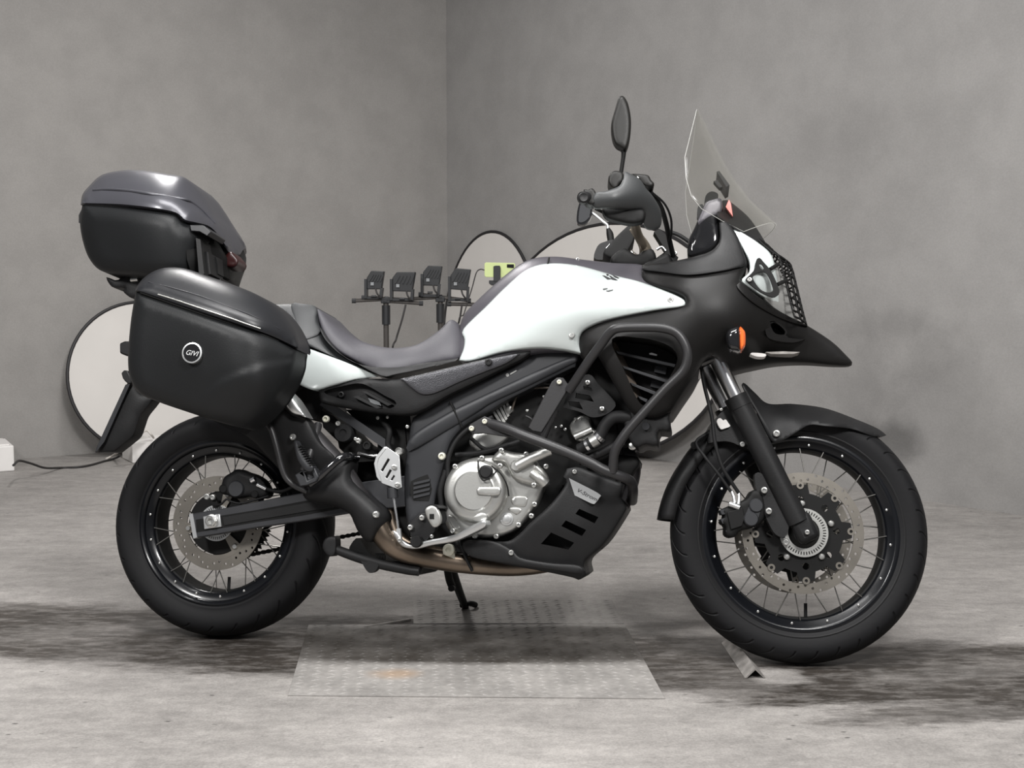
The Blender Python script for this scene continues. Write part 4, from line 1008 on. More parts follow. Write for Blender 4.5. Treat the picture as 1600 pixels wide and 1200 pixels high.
# ---- skid plate
sk = solid('skid_plate', [(730, 845, 1), (770, 846), (800, 843), (830, 816), (860, 788), (884, 756), (880, 745, 1), (886, 732, 1), (905, 730), (940, 744), (974, 756, 1), (969, 777, 1), (978, 791), (976, 801), (945, 848), (914, 877), (916, 898, 1), (905, 906), (893, 902), (850, 893), (800, 884), (735, 871, 1)],
           [(735, 855, -.13), (800, 865, -.145), (860, 840, -.155), (900, 780, -.155), (970, 765, -.13), (960, 820, -.12), (910, 895, -.12), (900, 735, -.15), (890, 830, -.16)], 'plastic', bike, mirror=True, edge=.006, eR=8, step=6,
           holes=[([(899, 803), (905, 795), (935, 808), (929, 818)], -.10, True), ([(877, 822), (884, 813), (916, 828), (909, 838)], -.10, True), ([(845, 850), (861, 832), (897, 848), (888, 859)], -.10, True)])
yb_ = min(surf(sk, 895, 760), surf(sk, 930, 778), surf(sk, 912, 768)) - .002
bd = solid('name_badge', [(889, 747, 1), (935, 771), (936, 778), (929, 787), (925, 787), (898, 774, 1)], yb_, 'alum2', sk, back=yb_ + .014, step=4)
text('badge_lettering', 'V-Strom', .0135, facing(917, 773, yb_ - .0006, -25), 'emblem', bd, shear=.25, sx=1.25)
bolt(898, 737, surf(sk, 898, 737), 4, 'bolt', sk)
solid('skid_plate_wing', [(725, 846), (770, 846), (800, 860), (815, 872), (860, 880), (905, 884), (908, 896), (860, 890), (800, 882), (735, 869)], -.166, 'plastic', sk, back=-.14, step=6, edge=.004, eR=6)
bolt(799, 863.5, -.169, 4.5, 'bolt', sk)
knob('exhaust_mount', 701, 859, -.135, [(9, -.012), (9, .004), (7, .006), (4, .006), (4, .003)], 'boltg', bike)
solid('exhaust_mount_tab', [(692, 862), (710, 862), (711, 882), (694, 878)], -.128, 'boltg', bike, back=-.10, corners=True)
tube('drain_hose', [(714, 838, -.12), (722, 858, -.13), (732, 880, -.135), (738, 892, -.13)], 2.4, 'rub', bike)
tube('drain_hose', [(706, 832, -.12), (718, 855, -.125), (730, 870, -.125)], 2.8, 'rub', bike)

# ---- rider controls
hg = solid('heel_guard', [(600, 698), (604, 698), (624, 712), (626, 740), (628, 761), (621, 764), (597, 755), (588, 745), (584, 725), (588, 712)], -.178, 'alum2', bike, back=-.1745, corners=True, bevel=.0008,
           holes=[([(595, 735), (606, 716), (609, 718), (598, 737)], None, True), ([(602, 746), (609, 733), (612, 735), (605, 748)], None, True), ([(610, 750), (615, 742), (617, 744), (613, 751)], None, True)])
bolt(616, 730, -.179, 4, 'bolt', hg); bolt(621, 757.5, -.179, 4, 'bolt', hg)
solid('heel_guard_flange', [(588, 712), (600, 698), (604, 700), (592, 716), (589, 728), (597, 753), (592, 751), (588, 745), (584, 725)], -.1795, 'alum2', hg, back=-.15, corners=True, bevel=.0015)
tube('master_cylinder', [(613, 762, -.165), (614, 778, -.165)], 8.5, 'frame', bike, smooth=False, seg=14)
tube('brake_push_rod', [(615, 778, -.165), (623, 830, -.165)], 2.4, 'chrome', bike, smooth=False)
tube('clevis', [(623, 826, -.165), (625, 846, -.165)], 4.6, 'alum2', bike, smooth=False, seg=4)
pb = solid('footpeg_bracket', [(637, 819), (655, 802), (664, 801), (680, 818), (679, 830), (668, 843), (655, 853), (645, 848), (641, 836)], -.175, 'plastic', bike, back=-.13, corners=True, bevel=.003)
bolt(660, 809, -.177, 4.5, 'bolt', pb, h=.01); bolt(642, 824, -.177, 4.5, 'bolt', pb, h=.01)
rp = solid('rider_footpeg', [(664, 796), (672, 790), (682, 793), (689, 807), (688, 818), (680, 824), (674, 821), (667, 808)], -.285, 'alu', bike, back=-.275, edge=.004, eR=3, step=3)
solid('footpeg_stem', [(668, 799), (680, 797), (685, 808), (682, 818), (673, 815)], -.276, 'rub', rp, back=-.17, step=3)
solid('footpeg_rubber', [(664, 794), (672, 788), (683, 790), (686, 795), (674, 794), (666, 800)], -.286, 'rub', rp, back=-.18, step=3)
solid('footpeg_slot', [(671, 803), (678, 803), (678, 811), (671, 811)], -.2905, 'dark', rp, back=-.28, corners=True)
knob('pedal_pivot', 652, 846, -.18, [(9.5, -.04), (9.5, .012), (8, .016)], 'plastic', bike)
solid('brake_pedal', [(612, 832), (618, 830), (630, 845), (645, 852), (665, 845), (700, 838), (716, 833), (736, 822), (755, 813), (759, 816), (758, 823), (742, 832), (716, 844), (700, 848), (675, 852), (655, 857), (640, 857), (626, 852)], [(620, 840, -.17), (660, 850, -.185), (700, 843, -.20), (755, 818, -.235)], 'alum2', bike, back=-.165, step=4, edge=.004, eR=4)
bolt(625, 844, -.178, 4, 'bolt', bike); bolt(675, 838, -.178, 3, 'bolt', bike)

# ---- stands
cs = tube('centre_stand', [(510, 852, -.14), (545, 866, -.14), (590, 880, -.135), (635, 890, -.13), (655, 893, -.13)], [6.5, 7.5, 8, 7.5, 7], 'plastic', bike, seg=12)
solid('stand_foot', [(508, 842), (517, 838), (524, 840), (524, 862), (516, 870), (507, 862), (504, 852)], -.155, 'plastic', cs, back=-.11, step=4, edge=.004, eR=4)
solid('stand_tang', [(565, 874), (590, 880), (588, 890), (582, 895), (575, 894), (568, 884)], -.15, 'plastic', cs, back=-.12, step=4)
solid('stand_gusset', [(548, 866), (552, 845), (562, 842), (575, 862), (590, 872), (610, 876), (655, 880), (660, 888), (655, 898), (640, 898), (600, 888)], -.12, 'dark', cs, back=.1, step=6)
for k in range(6):
    tube('spring_coil', [(587 + k * 2.6, 865, -.135), (589 + k * 2.6, 870, -.14), (588 + k * 2.6, 876, -.135)], 1.2, 'dark', cs)
a, b = un(705, 880, .10), un(729, 950, .165)
b = Vector((b.x, .29, .0)); 
# the side stand reaches the floor on the far side
gp = (ROOT.inverted() @ Vector(fl(727, 952)))
ss = sweep('side_stand', [un(703, 882, .11), (un(703, 882, .11) * .45 + gp * .55), gp + Vector((0, 0, .006))], [.014, .0125, .011], 'dark', bike, seg=10)
sweep('side_stand_foot', [gp + Vector((-.012, -.02, .012)), gp + Vector((.02, -.02, .02)), gp + Vector((.03, .01, .014)), gp + Vector((.004, .03, .006)), gp + Vector((-.016, .01, .004))], .007, 'dark', ss)
sweep('side_stand_bracket', [un(697, 878, .09), un(702, 905, .13), un(706, 916, .14)], .011, 'dark', ss)
knob('stand_lug', 706, 919, .13, [(5, -.01), (5, .01)], 'dark', ss)
# ---- seat
TPSEAT = [(424, 480, -.10), (460, 520, -.155), (490, 478, -.09), (500, 540, -.15), (560, 535, -.09), (560, 568, -.145), (600, 560, -.13), (640, 545, -.10), (640, 578, -.135), (700, 505, -.055), (720, 545, -.10), (690, 560, -.12)]
solid('passenger_seat', [(330, 470), (380, 468), (424, 475), (455, 475), (488, 477, 1), (496, 483), (497, 500), (503, 524), (530, 553), (560, 569), (594, 587, 1), (560, 575), (510, 552), (466, 534, 1), (400, 520), (330, 500)], TPSEAT, 'seat2', bike, mirror=True, dome=.012, p=.6, step=7)
ps = solid('passenger_seat_band', [(455, 475), (470, 474.5), (488, 477), (495, 483), (494, 500), (500, 520), (478, 530), (467, 530), (460, 500)], [(a, b, c - .010) for a, b, c in TPSEAT], 'seat2', bike, mirror=True, dome=.004, step=6)
rs = solid('rider_seat', [(494, 482, 1), (502, 486), (520, 505), (550, 526), (580, 538), (610, 543.5), (640, 541.5), (660, 534), (686, 516), (700, 502), (708, 500), (716, 507), (722, 528), (723, 548), (714, 563), (660, 576), (620, 584), (597, 587, 1), (560, 567), (530, 550), (510, 529), (500, 506)], TPSEAT, 'seat', bike, mirror=True, dome=.035, p=.5, step=6, sharp=50)
solid('seat_skirt', [(500, 512), (520, 541), (545, 562), (575, 572), (620, 574), (670, 566), (714, 560), (712, 564), (660, 577), (620, 585), (597, 588), (560, 569), (530, 552), (508, 530)], [(a, b, c - .028) for a, b, c in TPSEAT], 'plastic', rs, back=-.06, step=5, dome=.004)
# ---- tail panel, side cover
solid('white_tail_panel', [(464, 538, 1), (500, 551), (540, 566), (592, 588.5, 1), (560, 592), (520, 602), (494, 609), (476, 605), (443, 587, 1), (455, 562)], [(450, 570, -.16), (500, 570, -.172), (560, 585, -.165), (592, 588, -.155), (480, 600, -.165), (470, 545, -.158)], 'white', bike, back=-.12, dome=.010, p=.5, step=5)
TPSC = [(505, 620, -.155), (560, 600, -.168), (620, 620, -.178), (660, 630, -.178), (740, 580, -.180), (830, 550, -.178), (580, 640, -.165), (640, 600, -.180)]
sc_ = solid('side_cover', [(498, 609, 1), (540, 598), (568, 591, 1), (597, 592), (624, 592), (680, 579), (740, 565), (800, 552), (835, 546, 1), (818, 560), (792, 573), (740, 599), (700, 618), (660, 641), (630, 648), (580, 644), (532, 636), (504, 630), (499, 620)], TPSC, 'plastic', bike, back=-.13, edge=.009, eR=9, step=6,
            holes=[([(506, 612), (540, 602), (562, 599), (577, 604), (601, 618), (619, 628), (613, 637), (590, 638), (555, 629), (525, 621)], -.15, False)])
solid('side_cover_trim', [(626, 592, 1), (680, 580.5), (740, 566.5), (800, 554), (812, 553, 1), (792, 567), (760, 580), (720, 596), (690, 610), (673, 616), (658, 616), (645, 608)], [(a, b, c - .012) for a, b, c in TPSC], 'carbon', sc_, back=-.16, edge=.003, eR=4, step=6)
solid('vent_slat', [(566, 612), (572, 611), (612, 632), (606, 634)], -.172, 'plastic', sc_, back=-.15, corners=True)
solid('vent_slat', [(552, 620), (558, 618), (596, 637), (588, 638)], -.172, 'plastic', sc_, back=-.15, corners=True)
solid('vent_core', [(575, 622), (592, 627), (596, 634), (580, 630)], -.158, 'lampgrey', sc_, back=-.15, corners=True)
bolt(535, 617, -.152, 5, 'plastic', sc_, h=.014); bolt(763.5, 566, -.196, 5.5, 'plastic', sc_, h=.006)

# ---- tank
TPT = [(724, 520, -.10), (722, 560, -.145), (760, 480, -.105), (790, 545, -.175), (790, 450, -.10), (855, 412, -.095), (850, 480, -.19), (860, 540, -.19), (905, 545, -.185), (905, 470, -.20), (905, 413, -.11), (960, 430, -.155), (960, 490, -.21), (1000, 415, -.13), (1005, 440, -.185), (1060, 470, -.235)]
tk = solid('fuel_tank', [(716, 562), (718, 515), (725, 492), (745, 470), (780, 438), (812, 413), (838, 403), (870, 401), (905, 405), (960, 411), (1003, 414), (1012, 430), (1040, 470), (1000, 500), (920, 520), (905, 548), (840, 552), (760, 566)], [(a, b, c + .022) for a, b, c in TPT], 'plum', bike, mirror=True, edge=.02, eR=16, step=8, sharp=60)
wh = solid('white_tank_panel', [(724, 514), (760, 478), (788, 450), (820, 423), (852, 412), (900, 414), (960, 430), (1000, 440), (1042, 455.5), (1065, 466), (1070.5, 473), (1064, 479), (1020, 485.5), (955, 499), (922, 511), (908, 522), (905, 535), (908, 552, 1), (875, 547), (838, 544.5), (790, 550), (737, 564), (717, 563, 1), (724, 545), (725.5, 530)], TPT, 'white', bike, back=-.06, dome=.030, p=.42, step=6, sharp=70)
mirror_src = wh
for (u, v) in ((1048, 469.5), (893.5, 524)): bolt(u, v, surf(wh, u, v) + .001, 5, 'bolt', wh, h=.004)
# worn tank lettering
def mark(pts):
    cu = sum(p[0] for p in pts) / len(pts); cv = sum(p[1] for p in pts) / len(pts); c = [(q[0], q[1], surf(wh, q[0], q[1]) - .0022) for q in pts + [(cu, cv)]]
    return solid('worn_lettering', pts, c, 'emblem', wh, thick=.006, corners=True, step=2)
mark([(941, 430), (945, 430.5), (956, 435.8), (949, 436.5)]); mark([(947, 428), (951, 428), (951, 430.5), (948, 430.5)])
mark([(951.5, 430.5), (953.5, 430.5), (965, 437.5), (962, 437.8), (956, 436.5)]); mark([(955, 429), (958, 429.5), (967.5, 434), (966, 435), (960, 433)])
mark([(941.5, 451.5), (943, 450.5), (949.5, 450), (949, 451.2), (943, 453)]); mark([(946.5, 453.8), (950, 453.6), (958, 452.2), (957, 453.6), (951, 455.6), (948, 455)])
bolt(903, 405.5, -.07, 3, 'bolt', tk)
tube('tank_pad_seam', [(858, 403, -.085), (856, 412, -.10)], 1.5, 'dark', tk, smooth=False)

# ---- front fairing and beak
TPF = [(1003, 414, -.15), (1076, 402, -.175), (1122, 380, -.165), (1128, 335, -.14), (1160, 400, -.17), (1168, 430, -.185), (1218, 486, -.115), (1262, 511, -.062), (1300, 537, -.032), (1331, 567, -.010), (1300, 571, -.018), (1255, 567, -.028), (1210, 569, -.036), (1170, 576, -.04), (1142, 582, -.05), (1112, 556, -.165), (1083, 590, -.185), (1048, 642, -.175), (985, 640, -.175), (925, 545, -.20), (907, 550, -.182), (960, 505, -.21), (1062, 478, -.232), (1062, 455, -.225), (1120, 470, -.235), (1150, 520, -.20), (1190, 520, -.145), (1090, 540, -.215), (1040, 440, -.19)]
ff = solid('front_fairing', [(1003, 414, 1), (1040, 410), (1076, 403), (1106, 394), (1119, 384), (1124, 370), (1121, 338, 1), (1131, 330), (1140, 344), (1152, 362), (1164, 393), (1168, 414), (1157, 437, 1), (1180, 459), (1218, 485), (1262, 509), (1300, 534), (1323, 556), (1331.5, 566), (1327, 572), (1300, 571), (1255, 567), (1210, 568.5), (1170, 576), (1141, 582, 1), (1128, 566), (1112, 556), (1097, 565), (1083, 590), (1066, 615), (1048, 643, 1), (1025, 652), (1000, 650), (985, 642), (962, 605), (942, 570), (927, 548), (916, 566), (907, 556, 1), (904, 535), (914, 514), (960, 499), (1020, 485), (1064, 478), (1071, 472), (1062, 460), (1008, 441)],
           TPF, 'fairing', bike, mirror=True, edge=.016, eR=14, step=7, sharp=55,
           holes=[([(956, 530), (1000, 528), (1036, 536), (1056, 550), (1057, 568), (1042, 596), (1018, 626), (1000, 630), (976, 580)], -.13, False), ([(1203, 502), (1212, 503), (1226, 516), (1226, 524), (1210, 520)], -.06, False)])
solid('cockpit_side_panel', [(1005, 416), (1040, 411.5), (1076, 404.5), (1105, 396), (1119, 386), (1125, 372), (1124, 348), (1132, 343), (1150, 365), (1162, 395), (1166, 412), (1150, 419), (1120, 425), (1075, 430), (1030, 425), (1008, 422)], [(a, b, c - .024) for a, b, c in TPF], 'plastic', ff, thick=.03, edge=.006, eR=7, step=6)
solid('nose_seam_panel', [(1157, 439, 1), (1180, 460), (1218, 486), (1262, 509, 1), (1240, 505), (1208, 492), (1175, 472), (1152, 449)], [(a, b, c - .020) for a, b, c in TPF], 'fairing', ff, thick=.025, edge=.003, eR=4, step=4)
rad = solid('radiator_duct', [(941, 540), (958, 532), (975, 560), (1000, 612), (1004, 628), (990, 634), (965, 592)], [(941, 540, -.208), (958, 535, -.175), (1000, 620, -.165), (985, 632, -.195)], 'dust', ff, back=-.13, step=5)
for (a, b, c, d) in ((962, 548, 1056, 569), (972, 571, 1045, 594), (984, 597, 1027, 613), (996, 618, 1012, 624)):
    solid('radiator_slat', [(a, b), (c, d), (c - 2, d + 5), (a + 3, b + 5)], -.192, 'frame', rad, back=-.13, corners=True, bevel=.001)
for (a, b) in ((1024, 571), (1018, 594)):
    solid('radiator_core', [(a, b), (a + 18, b + 3), (a + 16, b + 14), (a - 2, b + 10)], -.150, 'frame', rad, back=-.12, corners=True)
solid('radiator_tag', [(1014, 552), (1018, 551), (1027, 554), (1026, 556), (1015, 554)], -.170, 'bolt', rad, back=-.12, corners=True)
solid('shroud_foot', [(985, 640), (1010, 650), (1046, 643), (1045, 652), (1048, 664), (1045, 673), (1030, 672), (1027, 682), (1029, 690), (1026, 697), (1008, 694), (995, 700), (985, 690), (978, 672), (975, 655)], -.155, 'plastic', bike, back=.10, step=6, edge=.008, eR=8)
tube('shroud_bolt_boss', [(1009, 666, -.175), (1009, 666, -.15)], 6, 'frame', bike, smooth=False, seg=12)
solid('beak_vent_lip', [(1200, 504), (1212, 502), (1230, 517), (1228, 526), (1250, 530), (1262, 528), (1240, 535), (1205, 530), (1196, 518)], [(1200, 510, -.150), (1230, 520, -.118), (1262, 528, -.075), (1205, 530, -.150)], 'fairing', ff, back=-.05, step=5, holes=[([(1204, 506), (1213, 505), (1226, 516), (1225, 523), (1210, 520)], None, False)])
solid('beak_under_lens', [(1172, 553), (1177, 551), (1196, 553), (1195, 557), (1183, 557)], -.15, 'boxwhite', ff, back=-.10, step=3)
solid('beak_trim_line', [(1196, 550), (1225, 549), (1250, 550), (1240, 553), (1205, 553)], -.128, 'steel', ff, back=-.06, corners=True)
ts = solid('front_turn_signal', [(1134, 526), (1138, 516), (1146, 512), (1157, 512), (1158, 546), (1148, 548), (1138, 544)], -.245, 'gloss', bike, back=-.19, edge=.018, eR=9, step=4)
solid('signal_lens', [(1155, 512), (1162, 515), (1165, 522), (1165, 538), (1162, 544), (1156, 547)], -.247, 'amber', ts, back=-.20, edge=.014, eR=5, step=3)
# headlight, white nose panel, guard
solid('headlight', [(1175, 400), (1203, 404), (1220, 425), (1236, 470), (1246, 503), (1220, 490), (1190, 460)], [(1180, 410, -.15), (1203, 408, -.135), (1240, 490, -.09), (1215, 440, -.13), (1195, 450, -.16)], 'lens', bike, mirror=True, dome=.015, step=6)
TPN = [(1132, 346, -.155), (1165, 375, -.165), (1203, 396, -.15), (1172, 415, -.19), (1160, 438, -.195), (1218, 484, -.13), (1200, 440, -.172)]
solid('white_nose_panel', [(1131.5, 346, 1), (1150, 358), (1180, 376), (1203, 395), (1211, 415), (1215, 440), (1217, 465), (1220, 485, 1), (1205, 472), (1180, 456), (1159, 439), (1170, 426), (1171, 410), (1164, 394), (1150, 370)], TPN, 'white', bike, back=-.09, dome=.010, p=.45, step=5)
nose = solid('upper_nose', [(1126, 318), (1134, 312), (1150, 322), (1172, 342), (1192, 372), (1206, 398), (1180, 378), (1150, 360), (1132, 346), (1120, 338)], [(1126, 330, -.14), (1150, 340, -.11), (1200, 390, -.13), (1160, 360, -.14)], 'plastic', bike, mirror=True, step=6, edge=.008, eR=6)
cw = solid('cockpit_cowl', [(1074, 394), (1076, 375), (1085, 356), (1096, 330), (1102, 316, 1), (1112, 312), (1127, 311, 1), (1130, 330), (1122, 338), (1124, 370), (1119, 384), (1106, 394), (1080, 402)], [(1080, 390, -.15), (1100, 330, -.145), (1125, 320, -.135), (1120, 380, -.16)], 'gloss', bike, mirror=True, edge=.012, eR=8, step=6)
solid('cowl_trim', [(1096, 332), (1103, 317), (1113, 312), (1127, 311), (1127, 331), (1108, 342), (1094, 350), (1088, 352)], [(1096, 332, -.158), (1125, 320, -.150), (1090, 350, -.16)], 'plum', cw, back=-.12, step=5, edge=.004, eR=5)
solid('screen_bracket', [(1101, 320), (1103, 305), (1112, 299), (1122, 303), (1120, 312), (1110, 314)], -.09, 'dark', cw, back=.09, step=4)
solid('switch_tab', [(1089, 338), (1091, 322), (1098, 319), (1099, 327), (1092, 342)], -.14, 'plastic', cw, back=-.11, step=4)
solid('red_tab', [(1134, 323), (1139, 312), (1142, 318), (1145, 338)], -.145, 'redlite', nose, back=-.12, corners=True)
# clear windscreen
rows = [((1089, 173), .050, (1087, 178)), ((1101, 197), .120, (1078, 214)), ((1114, 226), .165, (1070, 246)), ((1131, 260), .190, (1072, 278)), ((1150, 290), .200, (1080, 306)), ((1170, 316), .195, (1096, 326)), ((1194, 338), .175, (1128, 345)), ((1211, 353), .150, (1162, 362))]
V = []; NS = 17
for c, w, e in rows:
    pc = un(c[0], c[1], 0); pe = un(e[0], e[1], -w)
    for k in range(NS):
        t_ = -1 + 2 * k / (NS - 1); q = abs(t_) ** 2.2
        V.append(Vector((pc.x + (pe.x - pc.x) * q, t_ * w, pc.z + (pe.z - pc.z) * q)))
f = [(r * NS + k, r * NS + k + 1, (r + 1) * NS + k + 1, (r + 1) * NS + k) for r in range(len(rows) - 1) for k in range(NS - 1)]
n = len(V); V2 = [v + Vector((.0035, 0, .001)) for v in V]
per = [k for k in range(NS)] + [r * NS + NS - 1 for r in range(1, len(rows))] + [(len(rows) - 1) * NS + k for k in range(NS - 2, -1, -1)] + [r * NS for r in range(len(rows) - 2, 0, -1)]
f = f + [tuple(n + i for i in t_[::-1]) for t_ in f] + [(per[i], per[(i + 1) % len(per)], n + per[(i + 1) % len(per)], n + per[i]) for i in range(len(per))]
scr = mk('windscreen', V + V2, f, 'screen', bike, sharp=60)
sweep('screen_edge', [V[i] for i in per] + [V[per[0]]], .0008, 'edge', scr, seg=5, smooth=False)
solid('screen_clip', [(1120, 268), (1124, 267), (1140, 289), (1135, 292)], -.06, 'plastic', scr, back=.06, corners=True)
solid('screen_clip', [(1115, 283), (1121, 281), (1129, 292), (1124, 293)], -.10, 'plastic', scr, back=-.07, corners=True)
# headlight guard: side frame, arms and mesh
gd = solid('headlight_guard', [(1183, 404), (1188, 403), (1191, 407), (1203, 421), (1211, 436), (1218, 455), (1214, 462), (1206, 464), (1188, 456), (1168, 441), (1165, 436), (1170, 431), (1178, 422), (1180, 412)], -.205, 'dark', bike, back=-.196, step=4,
           holes=[([(1176, 433), (1186, 425), (1198, 427), (1207, 447), (1207, 455), (1199, 457), (1187, 451)], None, False), ([(1186, 412), (1190, 413), (1194, 420), (1189, 421)], None, False)])
bolt(1171, 437.5, -.206, 4, 'bolt', gd)
tube('guard_arm', [(1203, 421, -.20), (1216, 413, -.15)], 3.2, 'dark', gd, smooth=False)
tube('guard_arm', [(1214, 445, -.20), (1229, 438, -.15)], 3.4, 'dark', gd, smooth=False)
gp_ = [(1205, 395), (1215, 405), (1226, 414), (1236, 420), (1240, 432), (1248, 465), (1254, 490), (1260, 512)]
def gpt(s, yy):                                           # point of the curved guard mesh
    i = min(int(s), len(gp_) - 2); q = s - i; a = gp_[i]; b = gp_[i + 1]
    p0 = un(a[0] + (b[0] - a[0]) * q, a[1] + (b[1] - a[1]) * q, 0)
    return Vector((p0.x - (abs(yy) / .16) ** 2 * .05, yy, p0.z + (abs(yy) / .16) ** 2 * .004))
for k in range(9):
    yy = -.15 + k * .0375
    sweep('guard_bar', [gpt(s, yy) for s in np.linspace(0, 6.99, 15)], .0022, 'dark', gd, seg=5, smooth=False)
for s in np.linspace(0.05, 6.95, 17):
    sweep('guard_bar', [gpt(s, y_) for y_ in np.linspace(-.15, .15, 13)], .0026, 'dark', gd, seg=5, smooth=False)

# ---- fork, front fender, caliper (turn with the bars)
for s in (-1, 1):
    nm = 'fork'
    a = un(1152, 626, -.105, MS); b = un(1247, 816, -.105, MS); e = un(1066, 454, -.105, MS)
    P = [Vector((p.x, p.y * -s if s > 0 else p.y, p.z)) for p in (a, b, e)]
    if s > 0: P = [Vector((p.x, abs(p.y), p.z)) for p in (a, b, e)]
    leg = sweep('fork_leg', [P[0], P[1]], [.0295, .0285], 'plastic', bike, seg=24, smooth=False, F=MS)
    sweep('fork_seal', [P[0] + (P[0] - P[1]).normalized() * .012, P[0] + (P[1] - P[0]).normalized() * .02], .031, 'plastic', leg, seg=24, smooth=False, F=MS)
    sweep('stanchion', [P[2], P[0]], .0205, 'chrome', leg, seg=24, smooth=False, F=MS)
    ax = un(1256, 826, -.105, MS)
    box('axle_clamp', (ax.x, s * .1, ax.z + .002), (.056, .048, .075), 'plastic', leg, rot=Matrix.Rotation(-RAKE, 3, 'Y'), bevel=.014, F=MS)
bolt(1261, 831.5, -.126, 4.2, 'bolt', bike, F=MS, h=.008)
sweep('front_axle', [Vector((WB, -.115, RF)), Vector((WB, .115, RF))], .011, 'dark', bike, F=MS, smooth=False, seg=14)
cal = solid('front_brake_caliper', [(1128, 796), (1150, 786), (1166, 779), (1176, 766), (1190, 768), (1196, 785), (1196, 806), (1186, 820), (1172, 826), (1156, 830), (1146, 840), (1134, 836), (1133, 822), (1126, 816), (1132, 806)], -.105, 'dark', bike, back=-.052, F=MS, edge=.01, eR=7, step=4)
for (u, v) in ((1125, 797), (1126, 811), (1134, 829)):
    solid('caliper_fin', [(u, v), (u + 12, v - 3), (u + 16, v + 5), (u + 3, v + 7)], -.112, 'frame', cal, back=-.06, F=MS, corners=True)
solid('caliper_half', [(1136, 800), (1160, 793), (1164, 808), (1160, 822), (1142, 828)], -.121, 'dark', cal, back=-.10, F=MS, corners=True, bevel=.002)
knob('caliper_piston_cap', 1181, 790, -.115, [(11, -.005), (11, .006), (9.5, .009)], 'frame', cal, F=MS)
knob('caliper_piston_cap', 1173, 811, -.115, [(11.5, -.005), (11.5, .006), (10, .009)], 'frame', cal, F=MS)
solid('caliper_bridge', [(1171, 790), (1190, 792), (1184, 812), (1163, 808)], -.119, 'frame', cal, back=-.10, F=MS, corners=True)
tube('banjo_fitting', [(1139, 787, -.118), (1155, 793, -.118)], 4.5, 'alum2', cal, F=MS, smooth=False)
tube('brake_pipe_end', [(1142, 766, -.11), (1146, 775, -.113), (1148, 786, -.116)], 2.6, 'alum2', cal, F=MS)
tube('brake_pipe_end', [(1154, 768, -.11), (1155, 778, -.113), (1154, 788, -.116)], 2.6, 'alum2', cal, F=MS)
for (u, v) in ((1194, 766), (1201, 798.5)): bolt(u, v, -.118, 5.5, 'bolt', cal, F=MS, h=.01)
solid('caliper_mount', [(1180, 740), (1196, 745), (1222, 790), (1232, 812), (1228, 838), (1212, 835), (1200, 815), (1190, 790), (1182, 765)], -.112, 'plastic', bike, back=-.085, F=MS, step=5)
bolt(1228, 847, -.10, 5.5, 'bolt', bike, F=MS)
tube('brake_hose', [(1094, 560, -.10), (1100, 600, -.11), (1112, 650, -.12), (1117, 690, -.125), (1128, 728, -.125), (1142, 752, -.12), (1154, 770, -.112)], 3, 'rub', bike, F=MS)
tube('brake_hose', [(1150, 648, -.05), (1115, 672, -.07), (1088, 690, -.09), (1100, 712, -.11), (1122, 740, -.115), (1142, 768, -.112)], 2.6, 'rub', bike, F=MS)
# front fender: two side plates and the crown between them
fo = [(1159, 601), (1164, 600), (1180, 615), (1200, 631), (1240, 632), (1290, 639), (1340, 657), (1370, 670), (1384, 680, 1), (1366, 682), (1330, 670), (1290, 666), (1265, 664), (1245, 675), (1227, 686), (1212, 691), (1203, 686), (1190, 660), (1180, 640), (1168, 620)]
TPD = [(1160, 603, -.078), (1200, 660, -.083), (1240, 655, -.078), (1300, 655, -.066), (1345, 665, -.045), (1384, 680, -.008), (1212, 690, -.085), (1200, 631, -.052), (1225, 632, -.026), (1250, 633.5, -.020), (1290, 640, -.020), (1340, 657, -.014)]
fe = solid('front_fender', fo, TPD, 'plastic', bike, back=-.02, F=MS, step=5, edge=.003, eR=4) if False else None
P_ = outline(fo, 5); 
def fender():
    P, T, L = triangulate([P_], 5, True); y = tps(TPD)(P)
    V = [un(P[i, 0], P[i, 1], min(y[i], -.004), MS) for i in range(len(P))]; n = len(V)
    V += [Vector((v.x, -v.y, v.z)) for v in V]; f = [tuple(t) for t in T] + [tuple(n + i for i in t[::-1]) for t in T if P[t][:, 0].min() > 1224]
    l = L[0]
    top = [i for i in l]
    k = len(l)
    for i in range(k):
        a, b = l[i], l[(i + 1) % k]; pa = (P[a] + P[b]) / 2
        lower = (pa[1] > 660 and pa[0] < 1262) or (pa[0] >= 1262 and pa[1] > 662 + max(0, (pa[0] - 1290)) * .19 and pa[0] < 1372) or (pa[0] < 1205 and pa[1] > 604 and pa[1] > 615 + (pa[0] - 1165) * 1.1)
        if not lower and pa[0] > 1226: f.append((a, b, n + b, n + a))
    o = mk('front_fender', V, f, 'plastic', bike, 55, F=MS)
    s = o.modifiers.new('thickness', 'SOLIDIFY'); s.thickness = .003; s.offset = 0
    return o
fe = fender()
bolt(1213, 677.5, -.087, 6, 'bolt', fe, F=MS, h=.01)
